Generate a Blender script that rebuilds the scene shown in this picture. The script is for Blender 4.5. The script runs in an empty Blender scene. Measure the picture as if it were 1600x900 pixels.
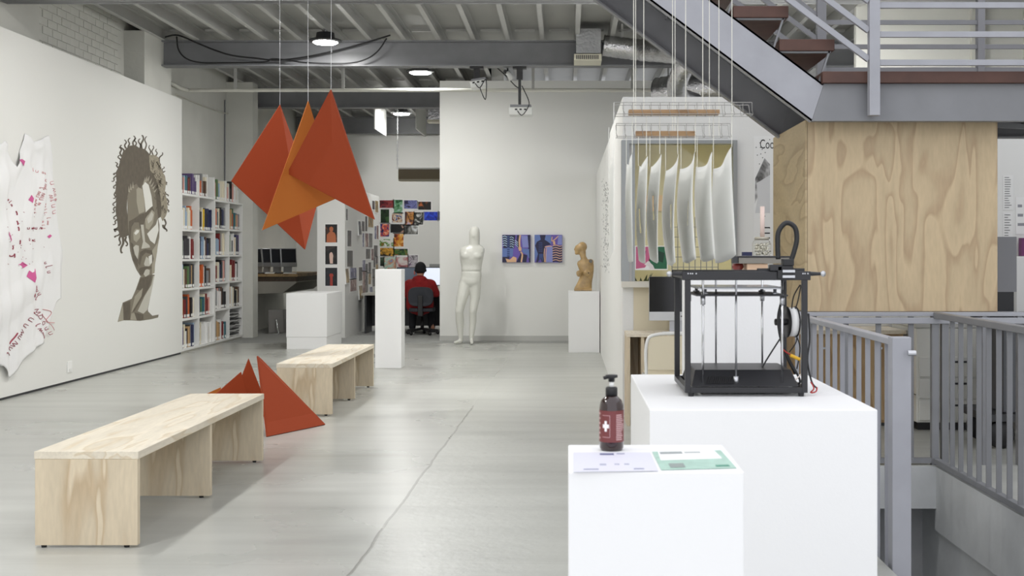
import bpy, bmesh, math, random
from mathutils import Vector, Matrix
random.seed(11)
sc = bpy.context.scene
col = sc.collection
# ------------------------------------------------------------------ camera, world, exposure
F, H, CX, CY = 1920.0, 1.38, 885.0, 397.0        # focal length in pixels, eye height, vanishing point
cam_d = bpy.data.cameras.new('camera'); cam = bpy.data.objects.new('camera', cam_d); col.objects.link(cam)
cam.location = (0, 0, H); cam.rotation_euler = (math.pi/2, 0, 0)
cam_d.sensor_width = 36.0; cam_d.lens = F/1600*36.0
cam_d.shift_x = -(CX-800)/1600; cam_d.shift_y = (CY-450)/1600
cam_d.clip_start = 0.05; cam_d.clip_end = 200
cam_d.dof.use_dof = True; cam_d.dof.focus_distance = 11.0; cam_d.dof.aperture_fstop = 8.0
sc.camera = cam
w = bpy.data.worlds.new('world'); sc.world = w; w.use_nodes = True
bg = w.node_tree.nodes['Background']; bg.inputs[0].default_value = (0.93, 0.945, 1.0, 1); bg.inputs[1].default_value = 1.62
LAMP = 240.0                                       # emission of the LED high-bay lamps
sc.view_settings.view_transform = 'Standard'; sc.view_settings.look = 'None'
sc.view_settings.gamma = 1.0; sc.view_settings.use_curve_mapping = False
sc.view_settings.exposure = 0.03

# ------------------------------------------------------------------ helpers
def P(px, py, D): return Vector(((px-CX)*D/F, D, H-(py-CY)*D/F))
def PX(px, py, X): return P(px, py, X*F/(px-CX))          # point on the plane x = X
def FL(px, py): return P(px, py, F*H/(py-CY))             # point on the floor
def lin(c): return tuple(((v/255)/12.92 if v/255 <= .04045 else ((v/255+.055)/1.055)**2.4) for v in c)
MATS = {}
def mat(name, c, rough=.6, metal=0, bump=0, bscale=40, var=0, vscale=3, emit=0, spec=.5, coat=0, alpha=1, trans=0):
    if name in MATS: return MATS[name]
    m = bpy.data.materials.new(name); m.use_nodes = True; nt = m.node_tree
    b = nt.nodes['Principled BSDF']; L = lin(c)
    b.inputs['Base Color'].default_value = (*L, 1); b.inputs['Roughness'].default_value = rough
    b.inputs['Metallic'].default_value = metal; b.inputs['Specular IOR Level'].default_value = spec
    b.inputs['Coat Weight'].default_value = coat
    if emit: b.inputs['Emission Color'].default_value = (*L, 1); b.inputs['Emission Strength'].default_value = emit
    if trans: b.inputs['Transmission Weight'].default_value = trans
    if alpha < 1: b.inputs['Alpha'].default_value = alpha
    if var or bump:
        tc = nt.nodes.new('ShaderNodeTexCoord')
    if var:
        n = nt.nodes.new('ShaderNodeTexNoise'); n.inputs['Scale'].default_value = vscale; n.inputs['Detail'].default_value = 5
        nt.links.new(tc.outputs['Object'], n.inputs['Vector'])
        r = nt.nodes.new('ShaderNodeValToRGB'); r.color_ramp.elements[0].position = .3; r.color_ramp.elements[1].position = .7
        r.color_ramp.elements[0].color = (*[x*(1-var) for x in L], 1); r.color_ramp.elements[1].color = (*[min(1, x*(1+var)) for x in L], 1)
        nt.links.new(n.outputs[0], r.inputs[0]); nt.links.new(r.outputs[0], b.inputs['Base Color'])
    if bump:
        n2 = nt.nodes.new('ShaderNodeTexNoise'); n2.inputs['Scale'].default_value = bscale; n2.inputs['Detail'].default_value = 4
        nt.links.new(tc.outputs['Object'], n2.inputs['Vector'])
        bp = nt.nodes.new('ShaderNodeBump'); bp.inputs['Strength'].default_value = bump; bp.inputs['Distance'].default_value = .01
        nt.links.new(n2.outputs[0], bp.inputs['Height']); nt.links.new(bp.outputs[0], b.inputs['Normal'])
    MATS[name] = m; return m
def wood(name, base, dark, scale, k=7, seed=0., rough=.55, lo=.62):
    if name in MATS: return MATS[name]
    m = bpy.data.materials.new(name); m.use_nodes = True; nt = m.node_tree; N = nt.nodes.new; b = nt.nodes['Principled BSDF']
    tc = N('ShaderNodeTexCoord'); mp = N('ShaderNodeMapping'); mp.inputs['Scale'].default_value = scale; mp.inputs['Location'].default_value = (seed, seed*.7, seed*1.3)
    nt.links.new(tc.outputs['Object'], mp.inputs['Vector'])
    n = N('ShaderNodeTexNoise'); n.inputs['Scale'].default_value = 1; n.inputs['Detail'].default_value = 2.2; n.inputs['Distortion'].default_value = .5
    nt.links.new(mp.outputs[0], n.inputs['Vector'])
    mu = N('ShaderNodeMath'); mu.operation = 'MULTIPLY'; mu.inputs[1].default_value = k; nt.links.new(n.outputs[0], mu.inputs[0])
    fr = N('ShaderNodeMath'); fr.operation = 'FRACT'; nt.links.new(mu.outputs[0], fr.inputs[0])
    r = N('ShaderNodeValToRGB'); e = r.color_ramp.elements
    e[0].position = 0; e[0].color = (*lin(base), 1); e[1].position = 1; e[1].color = (*lin(base), 1)
    x = e.new(lo); x.color = (*[a*.9 for a in lin(base)], 1); x = e.new(.92); x.color = (*lin(dark), 1)
    nt.links.new(fr.outputs[0], r.inputs[0])
    f = N('ShaderNodeTexNoise'); f.inputs['Scale'].default_value = 14; f.inputs['Detail'].default_value = 3; nt.links.new(mp.outputs[0], f.inputs['Vector'])
    mx = N('ShaderNodeMix'); mx.data_type = 'RGBA'; mx.blend_type = 'MULTIPLY'; mx.inputs[0].default_value = .25
    nt.links.new(r.outputs[0], mx.inputs[6]); nt.links.new(f.outputs[0], mx.inputs[7]); nt.links.new(mx.outputs[2], b.inputs['Base Color'])
    b.inputs['Roughness'].default_value = rough
    MATS[name] = m; return m
def print_mat(name, cols, scale=9, seed=0., rough=.35):
    """a printed picture: three to four ink colours in blotches"""
    m = bpy.data.materials.new(name); m.use_nodes = True; nt = m.node_tree; N = nt.nodes.new; b = nt.nodes['Principled BSDF']
    tc = N('ShaderNodeTexCoord'); mp = N('ShaderNodeMapping'); mp.inputs['Location'].default_value = (seed*3.1, seed*1.7, seed*2.3)
    nt.links.new(tc.outputs['Object'], mp.inputs['Vector'])
    n = N('ShaderNodeTexNoise'); n.inputs['Scale'].default_value = scale; n.inputs['Detail'].default_value = 4; n.inputs['Distortion'].default_value = 1.2
    nt.links.new(mp.outputs[0], n.inputs['Vector'])
    r = N('ShaderNodeValToRGB'); e = r.color_ramp.elements; k = len(cols)
    for i, c in enumerate(cols):
        p = .32+.36*i/(k-1)
        if i < 2: x = e[i]; x.position = p
        else: x = e.new(p)
        x.color = (*lin(c), 1)
    # keep the order of the ramp by position
    nt.links.new(n.outputs[0], r.inputs[0]); nt.links.new(r.outputs[0], b.inputs['Base Color']); b.inputs['Roughness'].default_value = rough
    return m
def glass_mat(name, tint=(1, 1, 1), refl=.1):
    if name in MATS: return MATS[name]
    m = bpy.data.materials.new(name); m.use_nodes = True; nt = m.node_tree; nt.nodes.remove(nt.nodes['Principled BSDF']); N = nt.nodes.new
    t = N('ShaderNodeBsdfTransparent'); t.inputs[0].default_value = (*tint, 1); g = N('ShaderNodeBsdfGlossy'); g.inputs['Roughness'].default_value = .03
    lw = N('ShaderNodeLayerWeight'); lw.inputs[0].default_value = .35; fr = N('ShaderNodeMath'); fr.operation = 'POWER'; fr.inputs[1].default_value = 3.0; nt.links.new(lw.outputs['Facing'], fr.inputs[0]); f2 = N('ShaderNodeMath'); f2.operation = 'MULTIPLY_ADD'; f2.inputs[1].default_value = .5; f2.inputs[2].default_value = .03; nt.links.new(fr.outputs[0], f2.inputs[0]); mx = N('ShaderNodeMixShader')
    nt.links.new(f2.outputs[0], mx.inputs[0]); nt.links.new(t.outputs[0], mx.inputs[1]); nt.links.new(g.outputs[0], mx.inputs[2])
    nt.links.new(mx.outputs[0], nt.nodes['Material Output'].inputs[0]); MATS[name] = m; return m

WLOC = {}
def parent_to(o, p):
    o.parent = p; o.matrix_parent_inverse = Matrix.Translation(-WLOC[p.name])
class MB:
    def __init__(s): s.v = []; s.f = []; s.m = []
    def face(s, pts, mi=0):
        i = len(s.v); s.v += [Vector(p) for p in pts]; s.f.append(list(range(i, i+len(pts)))); s.m.append(mi); return s
    def hexa(s, a, mi=0):                     # 8 points: bottom ring, top ring
        i = len(s.v); s.v += [Vector(p) for p in a]
        for q in ((3, 2, 1, 0), (4, 5, 6, 7), (0, 1, 5, 4), (1, 2, 6, 5), (2, 3, 7, 6), (3, 0, 4, 7)):
            s.f.append([i+k for k in q]); s.m.append(mi)
        return s
    def box(s, x0, x1, y0, y1, z0, z1, mi=0):
        return s.hexa([(x0, y0, z0), (x1, y0, z0), (x1, y1, z0), (x0, y1, z0), (x0, y0, z1), (x1, y0, z1), (x1, y1, z1), (x0, y1, z1)], mi)
    def obox(s, c, size, R=None, mi=0):
        c = Vector(c); R = R or Matrix.Identity(3); hx, hy, hz = [v/2 for v in size]
        return s.hexa([c+R@Vector(q) for q in ((-hx, -hy, -hz), (hx, -hy, -hz), (hx, hy, -hz), (-hx, hy, -hz), (-hx, -hy, hz), (hx, -hy, hz), (hx, hy, hz), (-hx, hy, hz))], mi)
    def bar(s, p0, p1, wd, ht, up=(0, 0, 1), mi=0):
        p0 = Vector(p0); p1 = Vector(p1); d = (p1-p0).normalized(); up = Vector(up)
        sd = d.cross(up).normalized(); u = sd.cross(d).normalized(); a = sd*wd/2; b = u*ht/2
        return s.hexa([p0-a-b, p0+a-b, p1+a-b, p1-a-b, p0-a+b, p0+a+b, p1+a+b, p1-a+b], mi)
    def prism(s, pts, vec, mi=0):
        vec = Vector(vec); i = len(s.v); n = len(pts); s.v += [Vector(p) for p in pts]+[Vector(p)+vec for p in pts]
        s.f.append([i+k for k in range(n)][::-1]); s.m.append(mi); s.f.append([i+n+k for k in range(n)]); s.m.append(mi)
        for k in range(n):
            k2 = (k+1) % n; s.f.append([i+k, i+k2, i+n+k2, i+n+k]); s.m.append(mi)
        return s
    def tube(s, pts, r, n=8, mi=0, closed=False):
        pts = [Vector(p) for p in pts]; m = len(pts); i0 = len(s.v); ref = None
        for k, p in enumerate(pts):
            a = pts[(k-1) % m] if (k > 0 or closed) else pts[0]; b = pts[(k+1) % m] if (k < m-1 or closed) else pts[-1]
            t = (b-a).normalized()
            if ref is None: ref = Vector((0, 0, 1)) if abs(t.z) < .9 else Vector((1, 0, 0))
            u = t.cross(ref); u = u.normalized() if u.length > 1e-6 else t.orthogonal().normalized()
            v = u.cross(t).normalized(); ref = v; rr = r[k] if isinstance(r, (list, tuple)) else r
            for j in range(n):
                an = 2*math.pi*j/n; s.v.append(p+u*math.cos(an)*rr+v*math.sin(an)*rr)
        for k in range(m if closed else m-1):
            k2 = (k+1) % m
            for j in range(n):
                j2 = (j+1) % n; s.f.append([i0+k*n+j, i0+k*n+j2, i0+k2*n+j2, i0+k2*n+j]); s.m.append(mi)
        if not closed:
            s.f.append([i0+j for j in range(n)][::-1]); s.m.append(mi); s.f.append([i0+(m-1)*n+j for j in range(n)]); s.m.append(mi)
        return s
    def lathe(s, prof, c, n=20, mi=0, axis='z', a0=0, a1=2*math.pi):
        c = Vector(c); i0 = len(s.v); full = abs(a1-a0-2*math.pi) < 1e-6; cnt = n if full else n+1
        for (r, z) in prof:
            for j in range(cnt):
                an = a0+(a1-a0)*j/n; q = (r*math.cos(an), r*math.sin(an), z)
                if axis == 'x': q = (q[2], q[0], q[1])
                if axis == 'y': q = (q[0], q[2], q[1])
                s.v.append(c+Vector(q))
        for k in range(len(prof)-1):
            for j in range(n):
                j2 = (j+1) % cnt; s.f.append([i0+k*cnt+j, i0+k*cnt+j2, i0+(k+1)*cnt+j2, i0+(k+1)*cnt+j]); s.m.append(mi)
        if full:
            s.f.append([i0+j for j in range(n)][::-1]); s.m.append(mi); e = i0+(len(prof)-1)*cnt; s.f.append([e+j for j in range(n)]); s.m.append(mi)
        return s
    def ell(s, c, r, n=16, mi=0, R=None):
        c = Vector(c); R = R or Matrix.Identity(3); i0 = len(s.v); h = n//2
        s.v.append(c+R@Vector((0, 0, -r[2])))
        for k in range(1, h):
            t = -math.pi/2+math.pi*k/h
            for j in range(n):
                a = 2*math.pi*j/n; s.v.append(c+R@Vector((r[0]*math.cos(t)*math.cos(a), r[1]*math.cos(t)*math.sin(a), r[2]*math.sin(t))))
        s.v.append(c+R@Vector((0, 0, r[2]))); top = len(s.v)-1
        for j in range(n):
            j2 = (j+1) % n; s.f.append([i0, i0+1+j2, i0+1+j]); s.m.append(mi); s.f.append([top, top-n+j, top-n+j2]); s.m.append(mi)
        for k in range(h-2):
            for j in range(n):
                j2 = (j+1) % n; a = i0+1+k*n; s.f.append([a+j, a+j2, a+n+j2, a+n+j]); s.m.append(mi)
        return s
    def cap(s, p0, r0, p1, r1, n=14, sx=1, sy=1):
        """tapered round-ended limb"""
        p0 = Vector(p0); p1 = Vector(p1); s.ell(p0, (r0, r0, r0), n); s.ell(p1, (r1, r1, r1), n)
        return s.tube([p0, p1], [r0, r1], n)
    def build(s, name, mats, parent=None, smooth=False, bevel=0, recalc=True):
        if not isinstance(mats, (list, tuple)): mats = [mats]
        xs = [p.x for p in s.v]; ys = [p.y for p in s.v]; zs = [p.z for p in s.v]
        o0 = Vector(((min(xs)+max(xs))/2, (min(ys)+max(ys))/2, min(zs)))
        me = bpy.data.meshes.new(name); me.from_pydata([p-o0 for p in s.v], [], s.f)
        for mm in mats: me.materials.append(mm)
        me.polygons.foreach_set('material_index', s.m)
        if recalc:
            bm = bmesh.new(); bm.from_mesh(me); bmesh.ops.recalc_face_normals(bm, faces=bm.faces); bm.to_mesh(me); bm.free()
        if smooth: me.polygons.foreach_set('use_smooth', [True]*len(me.polygons))
        me.update()
        o = bpy.data.objects.new(name, me); col.objects.link(o); o.location = o0; WLOC[o.name] = o0.copy()
        if parent is not None: parent_to(o, parent)
        if bevel:
            b = o.modifiers.new('bevel', 'BEVEL'); b.width = bevel; b.segments = 2; b.limit_method = 'ANGLE'
        if smooth == 'auto':
            pass
        return o
def blob(o, voxel, it=6, fac=.5):
    r = o.modifiers.new('remesh', 'REMESH'); r.mode = 'VOXEL'; r.voxel_size = voxel; r.use_smooth_shade = True
    if it: sm = o.modifiers.new('smooth', 'SMOOTH'); sm.iterations = it; sm.factor = fac
def clone(o, off, parent=None):
    c = o.copy(); col.objects.link(c); c.location = WLOC[o.name]+Vector(off); WLOC[c.name] = c.location.copy()
    c.parent = None
    if parent is not None: parent_to(c, parent)
    return c
def tag(o, label, cat, group=None):
    o['label'] = label; o['category'] = cat
    if group: o['group'] = group
    return o
def struct(o, label=None):
    o['kind'] = 'structure'
    if label: o['label'] = label
    return o
def thing(name, label, cat, loc, group=None):
    o = bpy.data.objects.new(name, None); col.objects.link(o); o.empty_display_size = .1; o.location = loc; WLOC[o.name] = Vector(loc)
    return tag(o, label, cat, group)
def smoothpath(pts, k=6):
    pts = [Vector(p) for p in pts]; out = []
    for i in range(len(pts)-1):
        a = pts[max(i-1, 0)]; b = pts[i]; c = pts[i+1]; d = pts[min(i+2, len(pts)-1)]
        for j in range(k):
            t = j/k; out.append(.5*((2*b)+(c-a)*t+(2*a-5*b+4*c-d)*t*t+(3*b-a-3*c+d)*t**3))
    out.append(pts[-1]); return out
def text_mesh(txt, size):
    cu = bpy.data.curves.new('t', 'FONT'); cu.body = txt; cu.size = size; ob = bpy.data.objects.new('t', cu); col.objects.link(ob)
    bpy.context.view_layer.update(); dg = bpy.context.evaluated_depsgraph_get()
    me = ob.evaluated_get(dg).to_mesh(); v = [p.co.copy() for p in me.vertices]; f = [list(p.vertices) for p in me.polygons]
    ob.evaluated_get(dg).to_mesh_clear(); bpy.data.objects.remove(ob); bpy.data.curves.remove(cu); return v, f
ORD = ['first', 'second', 'third', 'fourth', 'fifth', 'sixth', 'seventh', 'eighth', 'ninth', 'tenth', 'eleventh', 'twelfth', 'thirteenth', 'fourteenth', 'fifteenth', 'sixteenth', 'seventeenth', 'eighteenth', 'nineteenth', 'twentieth']
ORD += ['twenty-'+q for q in ORD[:9]]+['thirtieth']+['thirty-'+q for q in ORD[:9]]

# ------------------------------------------------------------------ materials
M_white = mat('white_paint', (232, 232, 229), .6, bump=.05, bscale=60)
M_wall = mat('wall_paint', (229, 229, 225), .7, bump=.04, bscale=30)
M_plinth = mat('plinth_paint', (240, 240, 240), .55, bump=.05, bscale=80)
M_brick = mat('brick_paint', (206, 206, 199), .65, bump=.25, bscale=25, var=.05, vscale=2)
M_cream = mat('cream_paint', (226, 216, 190), .7)
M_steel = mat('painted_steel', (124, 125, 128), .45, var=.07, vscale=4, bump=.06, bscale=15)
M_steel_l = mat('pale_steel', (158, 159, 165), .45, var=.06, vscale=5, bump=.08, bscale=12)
M_ceil = mat('ceiling_grey', (168, 168, 164), .6, var=.05, vscale=2)
M_joist = mat('joist_grey', (180, 180, 177), .5, var=.05, vscale=2)
M_tread = mat('red_timber', (80, 52, 42), .55, var=.18, vscale=6, bump=.1)
M_black = mat('black_plastic', (22, 22, 24), .45)
M_blackm = mat('black_metal', (30, 30, 33), .38)
M_dark = mat('dark_grey', (52, 53, 56), .5)
M_grey = mat('mid_grey', (128, 129, 133), .5)
M_silver = mat('brushed_silver', (190, 191, 194), .35, metal=.9)
M_chrome = mat('chrome', (220, 220, 222), .15, metal=1)
M_foil = mat('crinkled_foil', (200, 200, 202), .22, metal=1, bump=1.0, bscale=38)
M_paper = mat('paper', (238, 238, 236), .7)
M_ply = wood('ply_bench', (226, 211, 182), (196, 172, 136), (5, .9, 1.2), 6, 2.2)
M_plyf = wood('ply_bench_end', (226, 210, 182), (200, 178, 146), (4.5, 4.5, .8), 5, 4.1)
M_plyt = wood('ply_bench_top', (238, 228, 208), (222, 206, 178), (6, .8, 6), 5, 1.3, lo=.7)
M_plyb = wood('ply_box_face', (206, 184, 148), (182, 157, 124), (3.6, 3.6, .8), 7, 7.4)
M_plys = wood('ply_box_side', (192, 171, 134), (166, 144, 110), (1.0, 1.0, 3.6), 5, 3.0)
M_edge = wood('ply_edge', (214, 196, 160), (182, 158, 120), (2, 2, 60), 4, .5)
M_red = mat('burnt_orange', (152, 62, 30), .7, spec=.2, bump=.03, bscale=50)
M_amber = mat('amber_orange', (178, 102, 42), .7, spec=.2, bump=.03, bscale=50)

# floor: polished concrete, smoother to the left of the long crack
def floor_material():
    m = bpy.data.materials.new('polished_concrete'); m.use_nodes = True; nt = m.node_tree; N = nt.nodes.new; b = nt.nodes['Principled BSDF']; L = nt.links.new
    g = N('ShaderNodeNewGeometry'); sx = N('ShaderNodeSeparateXYZ'); L(g.outputs['Position'], sx.inputs[0])
    def math_(op, a, b_=None, c=None):
        n = N('ShaderNodeMath'); n.operation = op
        for i, q in enumerate((a, b_, c)):
            if q is None: continue
            if isinstance(q, (int, float)): n.inputs[i].default_value = q
            else: L(q, n.inputs[i])
        return n.outputs[0]
    def noise(scale, detail=4, vec=None, dist=0):
        n = N('ShaderNodeTexNoise'); n.inputs['Scale'].default_value = scale; n.inputs['Detail'].default_value = detail; n.inputs['Distortion'].default_value = dist
        L(vec or g.outputs['Position'], n.inputs['Vector']); return n.outputs[0]
    def ramp(v, stops):
        r = N('ShaderNodeValToRGB'); e = r.color_ramp.elements
        for i, (p, c) in enumerate(stops):
            x = e[i] if i < 2 else e.new(p)
            x.position = p; x.color = (*c, 1)
        L(v, r.inputs[0]); return r.outputs[0]
    big = noise(.55, 5); fine = noise(9, 6); wob = noise(1.6, 6)
    base = ramp(big, [(.3, lin((172, 173, 167))), (.7, lin((190, 191, 185)))])
    mp = N('ShaderNodeMapping'); mp.inputs['Scale'].default_value = (.5, 3.5, 1); L(g.outputs['Position'], mp.inputs['Vector'])
    streak = noise(1.3, 5, mp.outputs[0])
    st = ramp(streak, [(.35, (.88, .88, .88)), (.6, (1, 1, 1))])
    def mul(a, c, f=1.0):
        x = N('ShaderNodeMix'); x.data_type = 'RGBA'; x.blend_type = 'MULTIPLY'; x.inputs[0].default_value = f; L(a, x.inputs[6]); L(c, x.inputs[7]); return x.outputs[2]
    c = mul(base, st)
    # long crack near x = -0.9 and cross joints
    cx = math_('ADD', sx.outputs[0], math_('MULTIPLY_ADD', wob, .05, math_('MULTIPLY_ADD', sx.outputs[1], -.0147, .985))); ad = math_('ABSOLUTE', cx)
    frag = math_('MULTIPLY_ADD', fine, .05, -.012)
    crk = math_('LESS_THAN', ad, math_('MAXIMUM', frag, .006))
    yend = math_('LESS_THAN', sx.outputs[1], 11.2); crk = math_('MULTIPLY', crk, yend)
    crk2 = math_('MULTIPLY', math_('LESS_THAN', ad, .008), math_('LESS_THAN', sx.outputs[1], 11.2))
    ymod = math_('ABSOLUTE', math_('SUBTRACT', math_('PINGPONG', math_('ADD', sx.outputs[1], math_('MULTIPLY', wob, .06)), 2.3), 0.9))
    joint = math_('LESS_THAN', ymod, .006)
    right = math_('GREATER_THAN', cx, 0.0)
    pits = math_('MULTIPLY', math_('GREATER_THAN', noise(22, 3), .70), right)
    dk = math_('MAXIMUM', math_('MULTIPLY', crk2, .55), math_('MAXIMUM', math_('MULTIPLY', joint, .14), math_('MULTIPLY', pits, .3)))
    x = N('ShaderNodeMix'); x.data_type = 'RGBA'; x.inputs[7].default_value = (*lin((95, 94, 88)), 1); L(dk, x.inputs[0]); L(c, x.inputs[6])
    L(x.outputs[2], b.inputs['Base Color'])
    ro = math_('ADD', math_('MULTIPLY_ADD', big, .25, .16), math_('MULTIPLY', right, .05)); L(ro, b.inputs['Roughness'])
    hgt = math_('SUBTRACT', math_('MULTIPLY', math_('MULTIPLY_ADD', right, .8, .2), noise(14, 5)), math_('MULTIPLY', crk, 1.6))
    bp = N('ShaderNodeBump'); bp.inputs['Strength'].default_value = .22; bp.inputs['Distance'].default_value = .012; L(hgt, bp.inputs['Height']); L(bp.outputs[0], b.inputs['Normal'])
    b.inputs['Specular IOR Level'].default_value = .5
    return m
M_floor = floor_material()
M_carpet = mat('grey_carpet', (160, 161, 158), .95, bump=.5, bscale=150, var=.08, vscale=30)
M_conc = mat('painted_concrete', (190, 192, 192), .6, var=.12, vscale=2.5, bump=.4, bscale=9)
M_conc_d = mat('raw_concrete', (158, 159, 160), .75, var=.2, vscale=3, bump=.4, bscale=12)

# ------------------------------------------------------------------ floor and stairwell
VX0, VX1, VD0, VD1 = 1.42, 2.44, 3.3, 8.02
f = MB()
f.box(-5.75, VX0, -2.5, 19.02, -.27, 0); f.box(VX0, VX1, VD1, 19.02, -.27, 0); f.box(VX1, 7.2, -2.5, 19.02, -.27, 0); f.box(VX0, VX1, -2.5, VD0, -.27, 0)
floor = struct(f.build('floor', M_floor))
struct(MB().box(-5.75, 7.2, 19.02, 25.8, -.27, .004).build('floor_carpet', M_carpet))
struct(MB().box(VX1, VX1+.2, VD0-.2, VD1+.4, -2.4, -.275).box(VX1-.035, VX1, VD0, VD1, -.42, -.005).build('wall_stairwell_right', M_conc))
struct(MB().box(VX0-.2, VX0, VD0-.2, VD1+.4, -2.4, -.275).build('wall_stairwell_left', M_conc))
struct(MB().box(VX0-.2, VX1+.2, VD1+.4, VD1+.5, -2.4, -.275).build('wall_stairwell_back', M_conc_d))
struct(MB().box(VX0, VX1, VD1-.03, VD1+.02, -.275, -.004).build('trim_stairwell_edge', M_conc))
struct(MB().box(VX0-.2, VX1+.2, VD0-.2, VD1+.5, -2.5, -2.4).build('floor_stairwell', M_conc_d))

# ------------------------------------------------------------------ walls
WL = -5.32                                         # face of the white gallery wall
struct(MB().box(WL-.12, WL, -2.5, 17.0, .025, 3.52).build('wall_left', M_wall))
struct(MB().box(WL-.10, WL-.012, -2.5, 16.99, 0, .025).build('trim_shadow_gap', M_dark))
bw = struct(MB().box(-5.85, -5.60, -2.5, 25.6, 0, 4.40).build('wall_brick', M_brick))
# the bricks that show above the gallery wall
proto = None
bl, bh, jt = .235, .078, .010
row = 0; z = 3.30
while z+bh < 4.36:
    y = 13.0+(.5*(bl+jt) if row % 2 else 0)
    while y < 15.54-bl:
        if proto is None:
            proto = MB().box(-5.60, -5.588, y, y+bl, z, z+bh).build('brick', M_brick, bw); p0 = Vector((0, y, z)); pl = WLOC[proto.name].copy()
        else:
            WLOC['brick'] = pl; b = clone(proto, (random.uniform(-.003, .002), y-p0.y, z-p0.z), bw)
        y += bl+jt
    z += bh+jt; row += 1
struct(MB().box(-5.60, -5.57, 5.0, 12.98, 3.4, 4.36).build('wall_render_strip', M_brick))
struct(MB().box(-5.60, -5.34, 15.55, 16.6, 3.525, 4.21).build('wall_pilaster_1', M_brick))
struct(MB().box(-5.60, -5.16, 20.22, 20.55, 0, 4.21).build('wall_pilaster_2', M_brick))
struct(MB().box(-2.01, 7.2, 19.5, 19.66, 0, 4.13).build('wall_back', M_wall))
struct(MB().box(-2.005, .47, 19.485, 19.5, 0, .085).build('baseboard_back', mat('grey_skirting', (190, 190, 186), .6)))
struct(MB().box(-5.6, -1.0, 25.5, 25.6, 0, 4.36).build('wall_far', M_wall))
struct(MB().box(-1.2, -1.0, 19.66, 25.5, 0, 4.36).build('wall_far_right', M_wall))
# the glazed office on the right
OX, OD, OZ = .477, 10.4, 2.66
struct(MB().box(OX, OX+.09, OD, 19.48, 0, OZ).build('wall_office_side', M_white))
wx0, wx1, wz0, wz1 = .50, 1.44, 1.15, 2.34
of = MB()
of.box(OX+.09, 7.1, OD, OD+.1, wz1, OZ); of.box(wx1, 7.1, OD, OD+.1, 0, wz1)
struct(of.build('wall_office_front', M_white))
struct(MB().box(OX+.09, wx1, OD+.005, OD+.095, 0, wz0).build('wall_office_low', M_cream))
struct(MB().box(OX+.09, 4.5, 13.4, 13.5, 0, OZ).box(4.4, 4.5, OD+.1, 13.4, 0, OZ).box(OX+.09, OX+.1, OD+.1, 13.4, 0, OZ).build('wall_office_inner', mat('office_yellow', (224, 217, 188), .75)))
struct(MB().box(OX, 4.5, OD+.0, 13.5, OZ, OZ+.05).build('ceiling_office', M_white))
M_alu = mat('aluminium_frame', (160, 163, 163), .45, metal=.5)
win = struct(MB().box(wx1-.035, wx1, OD-.05, OD+.06, wz0, wz1-.03).box(wx0+.03, wx1, OD-.05, OD+.06, wz1-.03, wz1).box(OX-.012, wx0+.03, OD-.05, OD+.08, wz0, wz1)
    .box(wx0+.055, wx0+.08, OD-.01, OD+.04, wz0, wz1-.03).build('window_1', M_alu))
MB().box(OX-.01, wx1+.05, OD-.09, OD+.06, wz0-.05, wz0).build('window_sill', mat('sill_paint', (216, 212, 200), .5), win)
MB().box(wx0+.03, wx0+.055, OD+.01, OD+.016, wz0, wz1-.03).build('pane', glass_mat('clear_glass', (.95, .97, .95)), win)
MB().box(wx0+.08, wx1-.035, OD+.01, OD+.016, wz0, wz1-.03).build('pane', glass_mat('clear_glass'), win)
struct(MB().box(3.3, 7.2, 14.0, 14.1, OZ, 6.4).build('wall_upper', mat('upper_wall', (212, 212, 206), .75, bump=.1, bscale=8)))
ub = [struct(MB().box(x0, x1, 13.93, 14.0, OZ, 6.4).build('trim_upper', mat('upper_trim', (196, 196, 188), .7))) for x0, x1 in ((4.6, 4.75), (5.2, 5.28))]
struct(MB().box(7.1, 7.2, -2.5, 14.0, 0, 6.4).build('wall_right', M_white))

# ------------------------------------------------------------------ ceiling: deck, steel beams, joists
ZC, ZJ, ZB = 4.37, 4.20, 3.86
ceil = struct(MB().box(-5.85, 7.2, 9.9, 25.6, ZC, ZC+.12).box(-5.85, -1.3, 3.0, 9.9, ZC, ZC+.12).build('ceiling', M_ceil))  # near slab out of view, cut short to let sky light in
jp = None
i = 0; x = -5.35
while x < 6.9:
    if jp is None:
        jp = MB().box(x-.004, x+.004, 10.0, 25.4, ZJ, ZC).box(x-.004, x+.06, 10.0, 25.4, ZJ, ZJ+.008).box(x-.004, x+.06, 10.0, 25.4, ZC-.008, ZC).build('joist', M_joist, ceil); jx = x; jl = WLOC['joist'].copy()
    else:
        WLOC['joist'] = jl; clone(jp, (x-jx, 0, 0), ceil)
    x += .455
for k, D in enumerate((12.0, 16.2, 20.8, 25.25)):
    x1 = 6.9 if k < 2 else (-1.21 if k > 2 else -1.95)
    if k == 2: x1 = -1.2
    MB().box(-5.55, x1, D+.09, D+.105, ZB, ZJ).box(-5.55, x1, D, D+.195, ZB, ZB+.018).box(-5.55, x1, D, D+.195, ZJ-.018, ZJ).build('beam', M_steel, ceil)
    bp = MB()
    for j in range(27):                            # small blocks between the joists on top of each beam
        xx = -5.35+.455*j+.12
        if xx+.2 < x1: bp.box(xx, xx+.26, D+.02, D+.06, ZC-.05, ZC-.02)
    bp.build('packing_strip', M_joist, ceil)

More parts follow.
